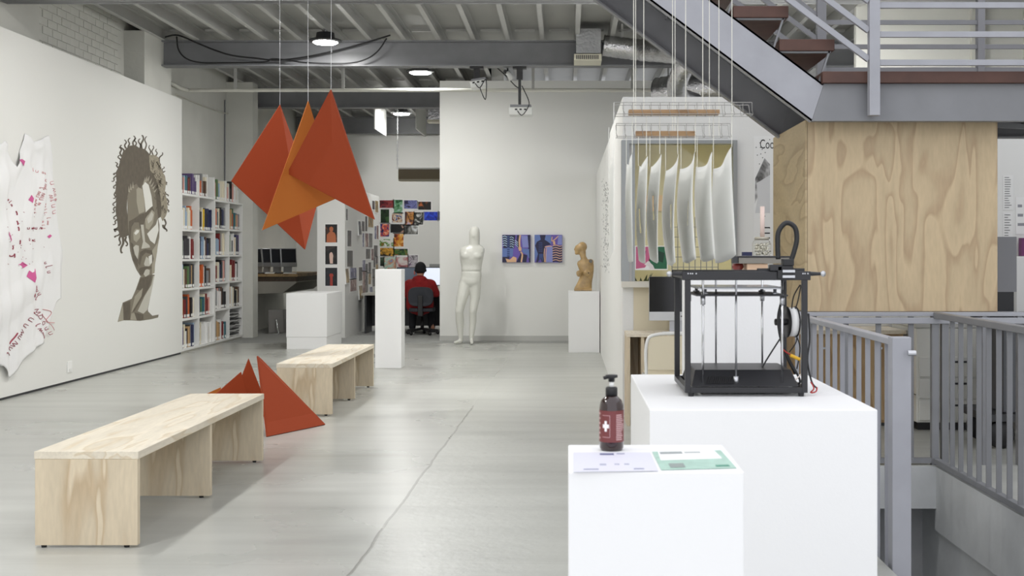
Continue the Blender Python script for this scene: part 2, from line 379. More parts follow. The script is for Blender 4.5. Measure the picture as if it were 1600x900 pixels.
# lamps: LED high bays
M_lens = mat('led_lens', (255, 254, 251), .4, emit=LAMP)
def lamp(loc, label):
    x, y, z = loc; t = thing('high_bay_lamp', label, 'ceiling lamp', (x, y, z), 'round LED high bay lamps under the ceiling')
    MB().lathe([(.155, z+.0), (.205, z+.012), (.2, z+.03), (.12, z+.055), (.11, z+.12), (.05, z+.13)], (x, y, 0), 28).build('housing', M_dark, t, True)
    MB().lathe([(.13, z-.016), (.153, z-.004)], (x, y, 0), 28).build('diffuser', M_lens, t)
    MB().tube([(x, y, z+.13), (x, y, ZJ+.02)], .012).build('hook', M_silver, t)
lamp((-3.04, 15.5, 4.05), 'round LED high bay lamp glowing in front of the main grey beam')
lamp((-2.11, 17.75, 4.0), 'round LED high bay lamp behind the main beam, next to the white wall')
lamp((-3.14, 23.4, 4.05), 'small round LED lamp glowing at the far end above the hanging chain')
for x, y in ((-3.1, 11.2), (-3.1, 6.8), (-3.1, 3.4), (-.9, 12.6), (.9, 12.5), (2.8, 12.4)):  # out of view; the last three are added to brighten the back wall
    lamp((x, y, 4.05), 'unseen round LED high bay lamp above the near gallery floor')
# ================================================================== BENCHES
def bench(x0, x1, d0, d1, dm, zt, label):
    t = thing('plywood_bench', label, 'bench', ((x0+x1)/2, (d0+d1)/2, 0), 'plywood benches on the gallery floor')
    MB().box(x0, x1, d0, d1, zt-.036, zt).build('seat', [M_plyt], t, bevel=.002)
    MB().box(x0-.0005, x1+.0005, d0-.0005, d1+.0005, zt-.036, zt-.0355).build('seat_seam', M_edge, t)
    for d in (d0, dm, d1-.036):
        lg = MB().box(x0+.004, x1-.004, d, d+.036, .012, zt-.036).build('leg_panel', [M_plyf], t, bevel=.002)
        for xx in (x0+.04, x1-.06):
            MB().lathe([(.012, 0), (.014, .012)], (xx, d+.018, 0), 10).build('foot', M_black, lg)
bench(-2.50, -2.01, 5.77, 8.17, 6.95, .453, 'long pale plywood bench in the foreground, nearest the camera')
bench(-2.475, -1.995, 10.48, 12.75, 11.6, .445, 'plywood bench further back, behind the orange floor panels')

# ================================================================== ORANGE PANELS
def panel(name, pts, m, label, th=.012, n=None, wires=None, group='orange triangular panels'):
    pts = [Vector(p) for p in pts]
    nn = (pts[1]-pts[0]).cross(pts[2]-pts[0]).normalized()*th
    t = thing(name, label, 'art panel', (sum((p.x for p in pts))/len(pts), sum((p.y for p in pts))/len(pts), min(p.z for p in pts)), group)
    MB().prism(pts, nn).build('board', m, t)
    if wires:
        for wv in wires: MB().tube([wv+nn/2-Vector((0, 0, .01)), Vector((wv.x, wv.y, ZC))], .0018, 5).build('wire', M_silver, t)
        for wv in wires: MB().lathe([(.006, -.012), (.006, .012)], (wv.x, wv.y, wv.z+.33), 8).build('crimp', M_silver, t)
    return t
a = P(437, 164, 11.4)
panel('triangular_artwork', [a, P(361, 283, 11.0), P(476, 390, 11.3), P(494, 322, 11.9)], M_red, 'burnt orange pointed panel hanging leftmost, kite shaped, by the bookcase', wires=[a])
a = P(481, 158, 10.9)
panel('triangular_artwork', [a, P(409, 360, 10.55), P(528, 309, 11.0)], M_amber, 'amber triangular panel hanging between the two darker orange panels', wires=[a])
a = P(518, 140, 10.5)
panel('triangular_artwork', [a, P(450, 271, 10.75), P(523, 310, 10.4), P(586, 343, 10.05)], M_red, 'burnt orange triangular panel hanging rightmost and highest', wires=[a])
# three panels standing on the floor
p0 = FL(416, 683); p1 = FL(507, 664)
panel('triangular_artwork', [p0, p1, P(406, 561, 9.75), P(401, 557, 9.62)], M_red, 'burnt orange triangular panel standing on the floor between the benches, nearest one')
panel('triangular_artwork', [P(388, 560, 10.35), FL(352, 655), FL(423, 650)], M_red, 'burnt orange peaked panel standing on the floor behind the near bench end')
panel('triangular_artwork', [P(376, 581, 10.0), FL(272, 672), FL(396, 661)], M_red, 'low burnt orange panel standing left of the peaked one, behind the near bench')
panel('triangular_artwork', [P(345, 605, 10.75), FL(254, 646), FL(352, 643)], M_amber, 'amber panel on the floor, only its tip showing above the near bench')

# ================================================================== PLINTHS
def plinth(x0, x1, d0, d1, h, label, seam=None):
    if seam is None:
        return tag(MB().box(x0, x1, d0, d1, 0, h).build('display_plinth', M_plinth, bevel=.004), label, 'plinth', 'white display plinths')
    t = thing('display_plinth', label, 'plinth', ((x0+x1)/2, (d0+d1)/2, 0), 'white display plinths')
    MB().box(x0, x1, d0, d1, seam+.006, h).build('cover_box', M_plinth, t, bevel=.004)
    MB().box(x0+.006, x1-.006, d0+.006, d1-.006, 0, seam+.006).build('base_box', M_plinth, t, bevel=.003)
plinth(.005, .43, 2.97, 3.39, .854, 'white plinth nearest the camera with pump bottle and papers on top')
plinth(.31, 1.16, 4.58, 5.92, .80, 'large white plinth carrying the black 3D printer')
plinth(.635, 1.10, 6.3, 6.75, 1.27, 'tall white plinth standing behind the 3D printer')
plinth(-4.06, -3.47, 17.8, 19.0, .81, 'wide white plinth before the three framed prints, in front of partition', .17)
plinth(-2.312, -1.995, 14.85, 15.17, 1.195, 'slim tall white plinth standing alone beside the computer desk')
plinth(.03, .465, 17.2, 17.62, .86, 'white plinth carrying the wooden torso in the corner')

# ================================================================== FAR PARTITION AND PRINTS
PXX = -3.64
tag(MB().box(-4.10, PXX, 20.2, 23.9, 0, 2.5).build('display_partition', M_white, bevel=.004), 'thick white free-standing partition covered with pinned photographs on its side', 'partition')
def print_front(px0, py0, px1, py1, D, cols, label, group, scale=9, border=.012, seed=0, name='photo_print'):
    a = P(px0, py0, D); b = P(px1, py1, D); t = thing(name, label, 'photograph', ((a.x+b.x)/2, D, b.z), group)
    MB().box(a.x-border, b.x+border, D-.003, D, b.z-border, a.z+border).build('paper', M_paper, t)
    MB().box(a.x, b.x, D-.0045, D-.003, b.z, a.z).build('picture', print_mat('ink', cols, scale, seed), t)
    return t
K, W_ = (14, 14, 17), (235, 232, 226)
def z7(r): return (585+r[0]/6.927, 300+r[1]/6.927, 585+r[2]/6.927, 300+r[3]/6.927)
farp = [
 ((57, 90, 203, 172), [(30, 14, 20), (120, 28, 40), (150, 60, 60), (40, 30, 50)], 'photo of dark red folded cloth, first in the top row on the far wall', 5),
 ((213, 85, 305, 222), [(10, 25, 16), (40, 110, 60), (120, 170, 130), (190, 205, 215)], 'upright photo of a spiky green plant, second in the top row', 8),
 ((322, 90, 462, 180), [(18, 14, 34), (40, 30, 70), (120, 125, 185), (25, 20, 45)], 'photo of a pale ring on dark violet, third in the top row', 6),
 ((475, 105, 613, 192), [K, (20, 14, 12), (40, 20, 12), (210, 110, 50)], 'black photo with a small orange glow, last in the top row', 5),
 ((68, 188, 160, 332), [(12, 20, 12), (26, 48, 24), (60, 95, 50)], 'upright photo of dark green foliage under the red cloth photo', 10),
 ((190, 233, 303, 330), [(20, 20, 40), (120, 50, 30), (230, 210, 180), (40, 70, 140)], 'busy multicoloured photo under the spiky green plant photo', 9),
 ((330, 213, 425, 352), [(40, 30, 45), (90, 50, 40), (205, 140, 60), (190, 180, 200)], 'golden portrait photo in the middle of the second row', 6),
 ((433, 220, 527, 352), [(15, 18, 15), (35, 40, 35), (70, 70, 66), (215, 215, 210)], 'dark leafy photo with white specks, left of the bright blue photo', 8),
 ((540, 215, 685, 308), [(16, 30, 120), (30, 60, 200), (60, 110, 235)], 'bright blue photo at the right of the second row', 7),
 ((697, 212, 790, 308), [(10, 16, 50), (20, 30, 90), (40, 60, 140)], 'dark blue photo cut off by the edge of the white wall', 7),
 ((65, 345, 160, 482), [(20, 24, 60), (60, 60, 120), (220, 90, 50), (240, 200, 170)], 'orange and blue crowded photo at the left of the third row', 9),
 ((175, 348, 317, 440), [K, (18, 18, 18), (40, 34, 30), (225, 180, 160)], 'black photo with two pale spots in the third row', 5),
 ((325, 362, 470, 457), [(30, 30, 30), (90, 92, 88), (150, 150, 145), (225, 228, 230)], 'grey photo of pale figures at the right of the third row', 7),
 ((57, 510, 205, 588), [W_, (236, 236, 230), (90, 150, 60), (170, 50, 40)], 'photo of green and red vegetables on white, fourth row', 8),
 ((213, 452, 315, 590), [(60, 30, 14), (170, 70, 30), (225, 160, 50), (230, 200, 150)], 'upright golden orange icon photo beside the vegetables photo', 7),
 ((63, 605, 205, 693), [(16, 14, 12), (40, 30, 20), (220, 165, 60), (240, 200, 100)], 'photo of yellow fruit on black, fifth row', 6),
 ((215, 615, 360, 685), [(12, 16, 10), (24, 34, 16), (70, 120, 50), (170, 60, 40)], 'dark photo with green and red, right of the yellow fruit photo', 7),
 ((63, 708, 102, 802), [(20, 30, 22), (50, 70, 50), (120, 130, 110)], 'narrow dark green photo at the left of the lowest row', 9),
 ((108, 708, 230, 835), [(120, 160, 120), (190, 215, 205), (215, 140, 90), (100, 160, 210)], 'photo of glass bottles on pale ground in the lowest row', 6),
 ((235, 705, 362, 830), [(228, 224, 218), (225, 215, 210), (190, 120, 120), (90, 40, 44)], 'photo of a pink lump on white in the lowest row', 5),
 ((370, 685, 470, 815), [(60, 50, 60), (150, 145, 150), (205, 200, 205), (90, 50, 90)], 'grey and purple collage photo just left of the beanie', 8),
]
for k, (r, cols, lab, s) in enumerate(farp):
    print_front(*z7(r), 25.5, cols, lab, 'photographs pinned on the far wall', s, .02, k+1)
r = z7((597, 780, 720, 822)); a = P(r[0], r[1], 25.49); b = P(r[2], r[3], 25.49)
tag(MB().box(a.x, b.x, 25.47, 25.5, b.z, a.z).build('grey_board', mat('board_grey', (150, 152, 150), .7)), 'small grey strip fixed to the far wall above the monitor', 'board')
# three prints on the front of the partition
fr3 = [((228, 202, 290, 296), [K, (22, 18, 18), (60, 34, 24), (190, 110, 70)], 'framed dark print of an orange-lit torso, top of the three on partition'),
       ((228, 315, 290, 410), [K, (18, 17, 19), (26, 24, 26), (60, 50, 50)], 'framed dark print of a pale raised hand, middle of the three'),
       ((228, 428, 290, 522), [K, (18, 20, 26), (28, 30, 38), (40, 40, 50)], 'framed dark print of a red forearm, lowest of the three')]
for k, (r, cols, lab) in enumerate(fr3):
    q = [440+r[0]*.3, 290+r[1]*.3, 440+r[2]*.3, 290+r[3]*.3]
    t = print_front(*q, 20.2, cols, lab, 'framed prints on the partition front', 4, .02, 40+k, 'framed_print')
    cx_, cy_ = (q[0]+q[2])/2, (q[1]+q[3])/2; D = 20.194
    def pl(pts): return [P(cx_+a_, cy_+b_, D) for a_, b_ in pts]
    if k == 0: sh = [[(-3, -9), (0, -11), (3, -9), (3, -5), (1.5, -3), (5, -1), (7, 3), (7.5, 14), (-7.5, 14), (-7, 2), (-4, -1), (-1.5, -3), (-3, -5)]]; mc = mat('torso_ink', (184, 106, 68), .5)
    if k == 1: sh = [[(-2, 13), (-3, 4), (-3, -2), (-1.5, -4), (0, -5), (2, -3), (3, 1), (2.5, 5), (2.5, 13)]]; mc = mat('hand_ink', (222, 190, 176), .5)
    if k == 2: sh = [[(-2, 14), (-2, 0), (-3.5, -2), (-2, -5), (2, -5), (3.5, -2), (2, 0), (2.2, 14)]]; mc = mat('arm_ink', (168, 62, 50), .5)
    m_ = MB()
    for s_ in sh: m_.prism(pl(s_), (0, -.0015, 0))
    m_.build('figure', mc, t)
# prints along the side of the partition
def z8(r): return (530+r[0]/4.5, 300+r[1]/4.5, 530+r[2]/4.5, 300+r[3]/4.5)
side = [(47,118,57,198),(57,270,83,382),(55,412,93,525),(42,540,62,640),(77,535,120,610),(77,620,120,700),(132,205,148,298),(158,205,176,275),(182,170,195,275),(203,170,238,245),(163,290,173,385),(182,290,203,385),(208,290,232,388),(187,400,217,470),(137,530,160,625),(137,660,160,750),(163,480,182,555),(163,560,182,725),(183,505,200,560),(183,565,200,710),(205,495,222,565),(205,575,222,650),(212,665,230,740),(225,400,240,480),(241,460,253,530),(243,375,268,450),(232,60,248,120),(252,60,273,140),(248,240,260,330),(263,235,274,330),(232,540,250,598),(233,603,250,665),(256,455,270,500),(256,510,272,545)]
pal = [[K, (30, 26, 26), (100, 76, 68)], [(20, 22, 30), (50, 44, 50), (150, 130, 120)], [(24, 24, 26), (60, 60, 62), (140, 140, 142)], [(60, 24, 30), (120, 60, 60), (200, 180, 170)], [(26, 30, 60), (90, 90, 140), (190, 190, 200)], [(50, 40, 20), (150, 120, 60), (210, 190, 150)]]
desc = ['black and brown', 'dark brownish', 'charcoal grey', 'dull red', 'blue violet', 'ochre']
order = sorted(range(len(side)), key=lambda i: side[i][0])
cols_ = []                                             # group into hanging columns for the labels
for i in order:
    if cols_ and side[i][0]-side[cols_[-1][0]][0] < 12: cols_[-1].append(i)
    else: cols_.append([i])
for ci, cc in enumerate(cols_):
    for ri, i in enumerate(sorted(cc, key=lambda i: side[i][1])):
        x0, y0, x1, y1 = z8(side[i]); a = PX(x0, y0, PXX); b = PX(x1, y1, PXX); q = PX(x0, y1, PXX)
        hh = (a.z-q.z); z1 = a.z; z0 = z1-hh; k = (i*5+2) % 6
        t = thing('photo_print', '%s photo print, %s down in %s column from the left on partition side' % (desc[k], ORD[ri], ORD[ci]), 'photograph', (PXX, (a.y+b.y)/2, z0), 'photographs pinned on the partition side')
        tl = .02 if i in (3, 6, 15, 22) else 0             # a few curl away from the wall
        MB().hexa([(PXX, a.y-.02, z0-.02), (PXX+.003+tl, a.y-.02, z0-.02), (PXX+.003+tl, b.y+.02, z0-.02), (PXX, b.y+.02, z0-.02), (PXX, a.y-.02, z1+.02), (PXX+.003, a.y-.02, z1+.02), (PXX+.003, b.y+.02, z1+.02), (PXX, b.y+.02, z1+.02)]).build('paper', M_paper, t)
        MB().hexa([(PXX+.003+tl, a.y, z0), (PXX+.0045+tl, a.y, z0), (PXX+.0045+tl, b.y, z0), (PXX+.003+tl, b.y, z0), (PXX+.003, a.y, z1), (PXX+.0045, a.y, z1), (PXX+.0045, b.y, z1), (PXX+.003, b.y, z1)]).build('picture', print_mat('ink', pal[k], 7, i+60), t)

# ================================================================== BOOKCASE AND BOOKS
BD = [17.0, 17.8, 18.6, 19.4, 20.2]; Z1 = [.06, .48, .90, 1.31, 1.73, 2.23]; Z2 = [.06, .54, .955, 1.37, 1.775, 2.21]
for u in range(2):
    d0, d1, dm = BD[2*u], BD[2*u+2], BD[2*u+1]; Z = (Z1, Z2)[u]
    t = thing('bookcase', ('tall white bookcase full of books, butting the end of the white wall', 'tall white bookcase full of books, further one beside the brick pier')[u], 'bookcase', (WL-.14, dm, 0), 'white open bookcases')
    MB().box(-5.595, -5.585, d0+.005, d1-.005, .05, Z[5]).build('back_panel', M_white, t)
    for d in (d0+.003, dm-.0125, d1-.028): MB().box(-5.585, WL, d, d+.025, .05, Z[5]-.03).build('upright', M_white, t)
    for zz in Z[1:5]:
        for e0, e1 in ((d0+.028, dm-.0125), (dm+.0125, d1-.028)): MB().box(-5.585, WL-.003, e0, e1, zz-.03, zz).build('shelf', M_white, t)
    MB().box(-5.585, WL, d0+.003, d1-.003, .03, .06).build('bottom_board', M_white, t)
    MB().box(-5.585, WL+.004, d0+.003, d1-.003, Z[5]-.03, Z[5]).build('top_board', M_white, t)
    MB().box(-5.585, WL-.02, d0+.003, d1-.003, 0, .03).build('kick_board', mat('kick', (196, 194, 184), .6), t)
BC = [('dark red', (120, 34, 34)), ('black', (26, 26, 28)), ('cream', (226, 218, 196)), ('white', (232, 232, 230)), ('grey', (140, 140, 142)), ('navy', (36, 44, 82)), ('teal', (50, 104, 116)), ('yellow', (222, 186, 50)), ('orange', (200, 96, 44)), ('tan', (190, 156, 112)), ('brown', (92, 66, 50)), ('pale blue', (150, 172, 196)), ('charcoal', (58, 58, 62)), ('green', (88, 116, 74)), ('purple', (92, 74, 120)), ('pink', (214, 160, 150))]
BW = [5, 9, 9, 12, 5, 4, 3, 2, 2, 4, 3, 3, 7, 2, 2, 2]
M_pages = mat('book_pages', (232, 226, 210), .8); M_tag = mat('book_tag', (236, 236, 234), .6)
def book(y0, th, z0, ht, dp, lean, ci, label, group, tagged=True):
    nm, c = BC[ci]; m = mat('cover_'+nm.replace(' ', '_'), c, .5)
    xf = WL-.03-random.uniform(0, .03); xb = max(xf-dp, -5.583); b = MB(); l = lean*ht; cv = .0025
    def hx(xa, xb_, ya, yb, za, zb, mi): b.hexa([(xa, ya+l*(za-z0)/ht, za), (xb_, ya+l*(za-z0)/ht, za), (xb_, yb+l*(za-z0)/ht, za), (xa, yb+l*(za-z0)/ht, za), (xa, ya+l*(zb-z0)/ht, zb), (xb_, ya+l*(zb-z0)/ht, zb), (xb_, yb+l*(zb-z0)/ht, zb), (xa, yb+l*(zb-z0)/ht, zb)], mi)
    hx(xf-cv, xf, y0, y0+th, z0, z0+ht, 0); hx(xb, xf-cv, y0, y0+cv, z0, z0+ht, 0); hx(xb, xf-cv, y0+th-cv, y0+th, z0, z0+ht, 0)
    hx(xb+.004, xf-cv, y0+cv, y0+th-cv, z0+.004, z0+ht-.004, 1)
    if tagged: hx(xf, xf+.0006, y0+.001, y0+th-.001, z0+.012, z0+.05, 2)
    return tag(b.build('book', [m, M_pages, M_tag], recalc=False), label, 'book', group)
def fill(y0, y1, z0, hmax, where, group, n_max=14, h_lo=.225):
    y = y0+.006; k = 0; frac = random.uniform(.86, 1.0); lim = y0+(y1-y0)*frac; items = []; run = random.choices(range(16), BW)[0]
    while y < lim and k < n_max:
        th = random.uniform(.034, .082)
        if y+th > y1-.004: break
        if random.random() < .75: run = random.choices(range(16), BW)[0]
        items.append((y, th, min(hmax-.03, random.uniform(h_lo, .34)), random.uniform(.16, .21), run)); y += th+.0012; k += 1
    for k, (yy, th, ht, dp, ci) in enumerate(items):
        size = 'tall' if ht > .29 else ('small' if ht < .235 else 'medium')
        book(yy, th, z0, ht, dp, 0, ci, '%s %s book, %s from left %s' % (size, BC[ci][0], ORD[k], where), group)
colname = ['first column', 'second column', 'third column', 'fourth column']; rowname = ['bottom shelf', 'second lowest shelf', 'middle shelf', 'second highest shelf', 'top shelf']
for c in range(4):
    Z = Z1 if c < 2 else Z2
    for r in range(5):
        if c == 3 and r == 0:
            z = Z[0]; k = 0                                   # floppy magazines in a stack
            while z < Z[1]-.09 and k < 15:
                th = random.uniform(.018, .028); yb = BD[3]+.03+random.uniform(0, .06); ye = BD[4]-.06-random.uniform(0, .05); m_ = MB(); n = 7
                pts = [(yb+(ye-yb)*j/n, z+.006*math.sin(j*1.3+k*2.1)+.006) for j in range(n+1)]
                poly = [Vector((-5.55, a_, b_)) for a_, b_ in pts]+[Vector((-5.55, a_, b_+th*.8)) for a_, b_ in pts[::-1]]
                m_.prism(poly, (.2+random.uniform(-.02, .03), 0, 0))
                tag(m_.build('magazine', mat('mag%d' % (k % 3), ((200, 200, 198), (60, 60, 62), (150, 150, 150))[k % 3], .5)), 'floppy %s magazine, %s from the bottom of the stack in the bookcase' % (('pale', 'dark', 'grey')[k % 3], ORD[k]), 'magazine', 'stacked magazines')
                z += th+.003; k += 1
            continue
        e0 = BD[c]+.03; e1 = BD[c+1]-.03
        fill(e0, e1, Z[r], (Z[r+1]-Z[r])-.03, 'on %s of %s' % (rowname[r], colname[c]), 'books in the white bookcases', 13)
for u in range(2): fill(BD[2*u]+.05, BD[2*u+2]-.05, (Z1, Z2)[u][5], .40, 'on top of the %s bookcase' % ('nearer', 'further')[u], 'books standing on the bookcases', 24, .2)

# ================================================================== MURAL PORTRAIT
def mz(x, y, lift): p = PX(165+x/5.625, 200+y/5.625, WL); return Vector((WL+lift, p.y, p.z))
T = {'d': mat('mural_dark', (96, 88, 76), .7, var=.12, vscale=14), 'm': mat('mural_mid', (124, 117, 102), .7), 'g': mat('mural_grey', (160, 154, 138), .7), 'l': mat('mural_pale', (190, 187, 176), .7), 'w': mat('mural_light', (222, 221, 214), .7), 't': mat('mural_curl', (150, 142, 124), .7, var=.22, vscale=26)}
mural = thing('portrait_mural', 'large brown and grey painted portrait with curly hair on the white wall', 'mural', mz(280, 1700, 0))
def shape(name, lst, key, lift):
    for s_ in lst: MB().prism([mz(a_, b_, .0005) for a_, b_ in s_], (lift, 0, 0)).build(name, T[key], mural)
hair = [(150,215),(185,175),(215,155),(260,150),(300,180),(345,185),(380,225),(385,330),(390,370),(420,410),(450,470),(465,530),(480,600),(490,700),(484,780),(455,800),(445,690),(440,600),(425,540),(400,500),(365,440),(330,480),(300,540),(270,490),(235,510),(205,545),(190,600),(185,700),(195,800),(205,940),(170,960),(130,960),(110,900),(100,800),(85,720),(95,640),(85,560),(95,470),(90,390),(110,350),(125,300),(140,250)]
shape('hair', [hair], 'd', .002)
light_hair = [(378,240),(420,235),(460,255),(480,310),(495,380),(520,420),(530,480),(520,560),(540,640),(545,720),(530,770),(500,820),(484,780),(490,700),(480,600),(465,530),(450,470),(420,410),(390,370)]
shape('hair_highlight', [light_hair], 't', .002)
cur = MB(); curl = MB()
def stroke(mb, pts, wd, lift):
    pts = smoothpath([Vector((a_, b_, 0)) for a_, b_ in pts], 4); n = len(pts); L_, R_ = [], []
    for i, p in enumerate(pts):
        d = (pts[min(i+1, n-1)]-pts[max(i-1, 0)]); d = d.normalized() if d.length > 0 else Vector((0, 1, 0)); nn = Vector((-d.y, d.x, 0))*wd*(1-.55*i/n)/2
        L_.append(p+nn); R_.append(p-nn)
    for i in range(n-1): mb.prism([mz(q.x, q.y, .0005) for q in (L_[i], L_[i+1], R_[i+1], R_[i])], (lift, 0, 0))
for (x, y, dx, dy, wd, sgn) in [(160,215,-28,-60,16,1),(178,180,-5,-70,15,-1),(195,168,12,-75,14,1),(245,160,8,-85,15,-1),(262,155,-4,-60,12,1),(300,185,-6,-85,14,1),(318,190,8,-120,18,-1),(345,190,8,-110,12,1),(140,250,-12,-75,16,-1),(128,300,-14,-55,14,1),(112,350,-18,-45,14,-1),(100,380,-28,30,14,1),(92,420,-30,50,13,-1),(92,470,-18,60,14,1),(90,560,-14,60,14,-1),(95,620,-28,60,14,1),(85,690,-18,55,14,-1),(95,740,-20,60,14,1),(105,800,-32,50,15,-1),(112,850,-30,60,16,1),(125,900,-50,-10,16,1),(135,940,-15,90,18,-1),(150,955,-12,140,22,1),(180,955,5,80,18,-1),(120,930,-40,30,14,1)]:
    stroke(cur, [(x, y), (x+dx*.4+sgn*9, y+dy*.4), (x+dx*.8-sgn*7, y+dy*.75), (x+dx, y+dy), (x+dx+sgn*10, y+dy-4)], wd, .0015)
for (x, y, dx, dy, wd, sgn) in [(385,240,2,-90,12,1),(415,235,0,-80,12,-1),(440,245,8,-60,12,1),(470,290,28,-75,14,-1),(490,390,35,-10,12,1),(500,380,10,-40,10,-1),(520,470,20,30,12,1),(525,560,22,40,14,-1),(535,620,22,60,14,1),(540,690,10,50,14,-1),(515,800,12,90,16,1),(505,850,30,60,18,-1)]:
    stroke(curl, [(x, y), (x+dx*.4+sgn*9, y+dy*.4), (x+dx*.8-sgn*7, y+dy*.75), (x+dx, y+dy)], wd, .0015)
cur.build('hair_curls', T['d'], mural)['kind'] = 'stuff'; curl.build('hair_curls', T['d'], mural)['kind'] = 'stuff'
tex = MB()
for _ in range(70):
    y = random.uniform(270, 770); x = random.uniform(395, 470)+(y-270)*.12
    stroke(tex, [(x, y), (x+random.uniform(-14, 14), y+10), (x+random.uniform(-10, 14), y+24), (x+random.uniform(-14, 8), y+34)], 6, .0028)
tex.build('hair_lines', T['d'], mural)['kind'] = 'stuff'
shape('face', [[(190,600),(205,545),(235,510),(270,490),(300,540),(330,480),(365,440),(400,500),(425,540),(440,600),(447,690),(458,780),(472,850),(470,960),(450,1080),(432,1180),(430,1260),(405,1290),(345,1315),(305,1300),(270,1245),(235,1160),(215,1080),(205,980),(195,880)]], 'm', .0025)
spikes = []
for (x, y, dx, dy) in [(205,550,-5,-40),(220,530,-3,-45),(238,515,0,-45),(335,475,12,-45),(350,460,14,-40),(368,450,16,-30),(385,475,22,-35),(400,500,24,-30),(412,520,26,-22),(425,550,25,-20)]: spikes.append([(x-8, y+12), (x+dx, y+dy), (x+8, y+16)])
shape('hairline', spikes, 'g', .0035)
shape('tone_shadow', [[(205,820),(250,795),(300,760),(350,745),(410,690),(425,730),(360,770),(330,850),(335,900),(300,880),(290,830),(250,830),(225,870),(215,1000),(200,960)], [(300,1090),(345,1065),(410,1075),(425,1110),(412,1190),(400,1110),(350,1095),(318,1130),(300,1210),(285,1190)], [(215,1000),(240,1020),(250,1110),(285,1160),(280,1230),(240,1165)], [(310,1225),(400,1215),(400,1235),(350,1240),(325,1290),(300,1290),(290,1240)]], 'd', .0033)
shape('tone_mid', [[(268,540),(285,520),(320,540),(340,640),(340,735),(290,755),(270,650)], [(405,1080),(452,1010),(465,950),(450,1090),(432,1200),(427,1275),(405,1285),(405,1210),(420,1150)], [(240,920),(262,885),(298,890),(302,960),(268,1005),(243,985)], [(345,800),(405,718),(428,745),(415,835),(378,895),(350,880)]], 'g', .0036)
shape('tone_pale', [[(305,850),(330,850),(345,1000),(382,1030),(388,1050),(350,1056),(312,1062),(326,1000)], [(240,1050),(262,1028),(288,1035),(290,1070),(278,1152),(255,1110)], [(332,1285),(345,1250),(362,1240),(385,1248),(382,1285),(348,1308)], [(335,1195),(355,1130),(378,1150),(405,1112),(406,1185),(380,1215),(342,1212)], [(362,800),(402,735),(418,760),(405,810),(372,840)]], 'l', .0042)
shape('tone_light', [[(320,510),(345,475),(375,500),(400,600),(410,685),(385,705),(350,740),(340,640)], [(362,930),(440,850),(455,800),(462,900),(428,1020),(390,990)], [(248,925),(270,895),(292,900),(285,920),(262,940)], [(375,1130),(404,1112),(404,1180),(385,1200)]], 'w', .0046)
shape('neck', [[(305,1305),(345,1312),(405,1288),(430,1290),(410,1400),(395,1470),(370,1590),(372,1612),(410,1650),(465,1640),(460,1665),(400,1680),(300,1695),(230,1690),(140,1690),(105,1705),(150,1535),(230,1500),(265,1420)]], 'm', .0018)
shape('neck_shadow', [[(305,1320),(405,1290),(400,1340),(380,1400),(320,1500),(250,1612),(235,1615),(320,1430),(270,1420)], [(152,1540),(215,1518),(215,1685),(150,1688)], [(250,1620),(330,1640),(330,1685),(275,1690)]], 'd', .003)
shape('neck_light', [[(280,1610),(340,1480),(400,1380),(418,1300),(428,1300),(395,1470),(362,1600),(330,1632)]], 'l', .0033)
shape('neck_mid', [[(225,1620),(255,1480),(325,1405),(312,1480),(232,1612)], [(105,1705),(150,1540),(155,1690)], [(225,1630),(250,1625),(272,1690),(215,1685)]], 'g', .0033)

# ================================================================== DRAPED CLOTH WITH INK
def interp(tbl, x):
    for (a, b), (c, d) in zip(tbl, tbl[1:]):
        if a <= x <= c: return b+(d-b)*(x-a)/(c-a)
    return tbl[0][1] if x < tbl[0][0] else tbl[-1][1]
top_t = [(-150, 268), (-90, 205), (-40, 262), (3, 219), (22, 262), (38, 208), (52, 222), (76, 211), (83, 300), (95, 390)]
bot_t = [(-150, 640), (-60, 560), (0, 572), (10, 592), (24, 572), (48, 548), (66, 535), (74, 512), (88, 470), (95, 466)]
def cloth_off(px, py):
    f_ = .018+.012*math.sin(px*.33+.004*(py-210)*math.sin(px*.1))
    d1 = math.hypot(px-3, (py-219)*.9); a1 = math.atan2(py-219, px-3); f_ += .030*math.sin(a1*9)*min(1, d1/120)*math.exp(-d1/330)
    d2 = math.hypot(px-76, (py-211)*.9); a2 = math.atan2(py-211, px-76); f_ += .030*math.sin(a2*11+.6)*min(1, d2/110)*math.exp(-d2/330)
    sag = math.sin(min(1, max(0, (py-300)/280))*math.pi); f_ += .028*max(0, math.sin((px*.9+py)*.055))*sag
    return max(.006, f_)
def cloth_pt(px, py, up=0): p = PX(px, py, WL); return Vector((WL+cloth_off(px, py)+up, p.y, p.z))
NX, NY = 90, 90; g = MB(); idx = {}
for i in range(NX+1):
    px = -150+245*i/NX; t0, t1 = interp(top_t, px), interp(bot_t, px)
    for j in range(NY+1): g.v.append(cloth_pt(px, t0+(t1-t0)*j/NY))
for i in range(NX):
    for j in range(NY): k = i*(NY+1)+j; g.f.append([k, k+1, k+NY+2, k+NY+1]); g.m.append(0)
cl = thing('draped_cloth', 'white draped cloth with pink and red ink writing pinned to the wall', 'textile', (WL+.02, 10.5, .35))
M_cloth = mat('white_cloth', (236, 236, 236), .85, bump=.1, bscale=120)
cm = g.build('cloth', M_cloth, cl, True); so = cm.modifiers.new('solid', 'SOLIDIFY'); so.thickness = .002; so.offset = -1
ink = MB(); red = MB()
def scrib(mb, pts, r=.004):
    mb.tube([cloth_pt(a_, b_, .003) for a_, b_ in [(q.x, q.y) for q in smoothpath([Vector((a_, b_, 0)) for a_, b_ in pts], 4)]], r, 5)
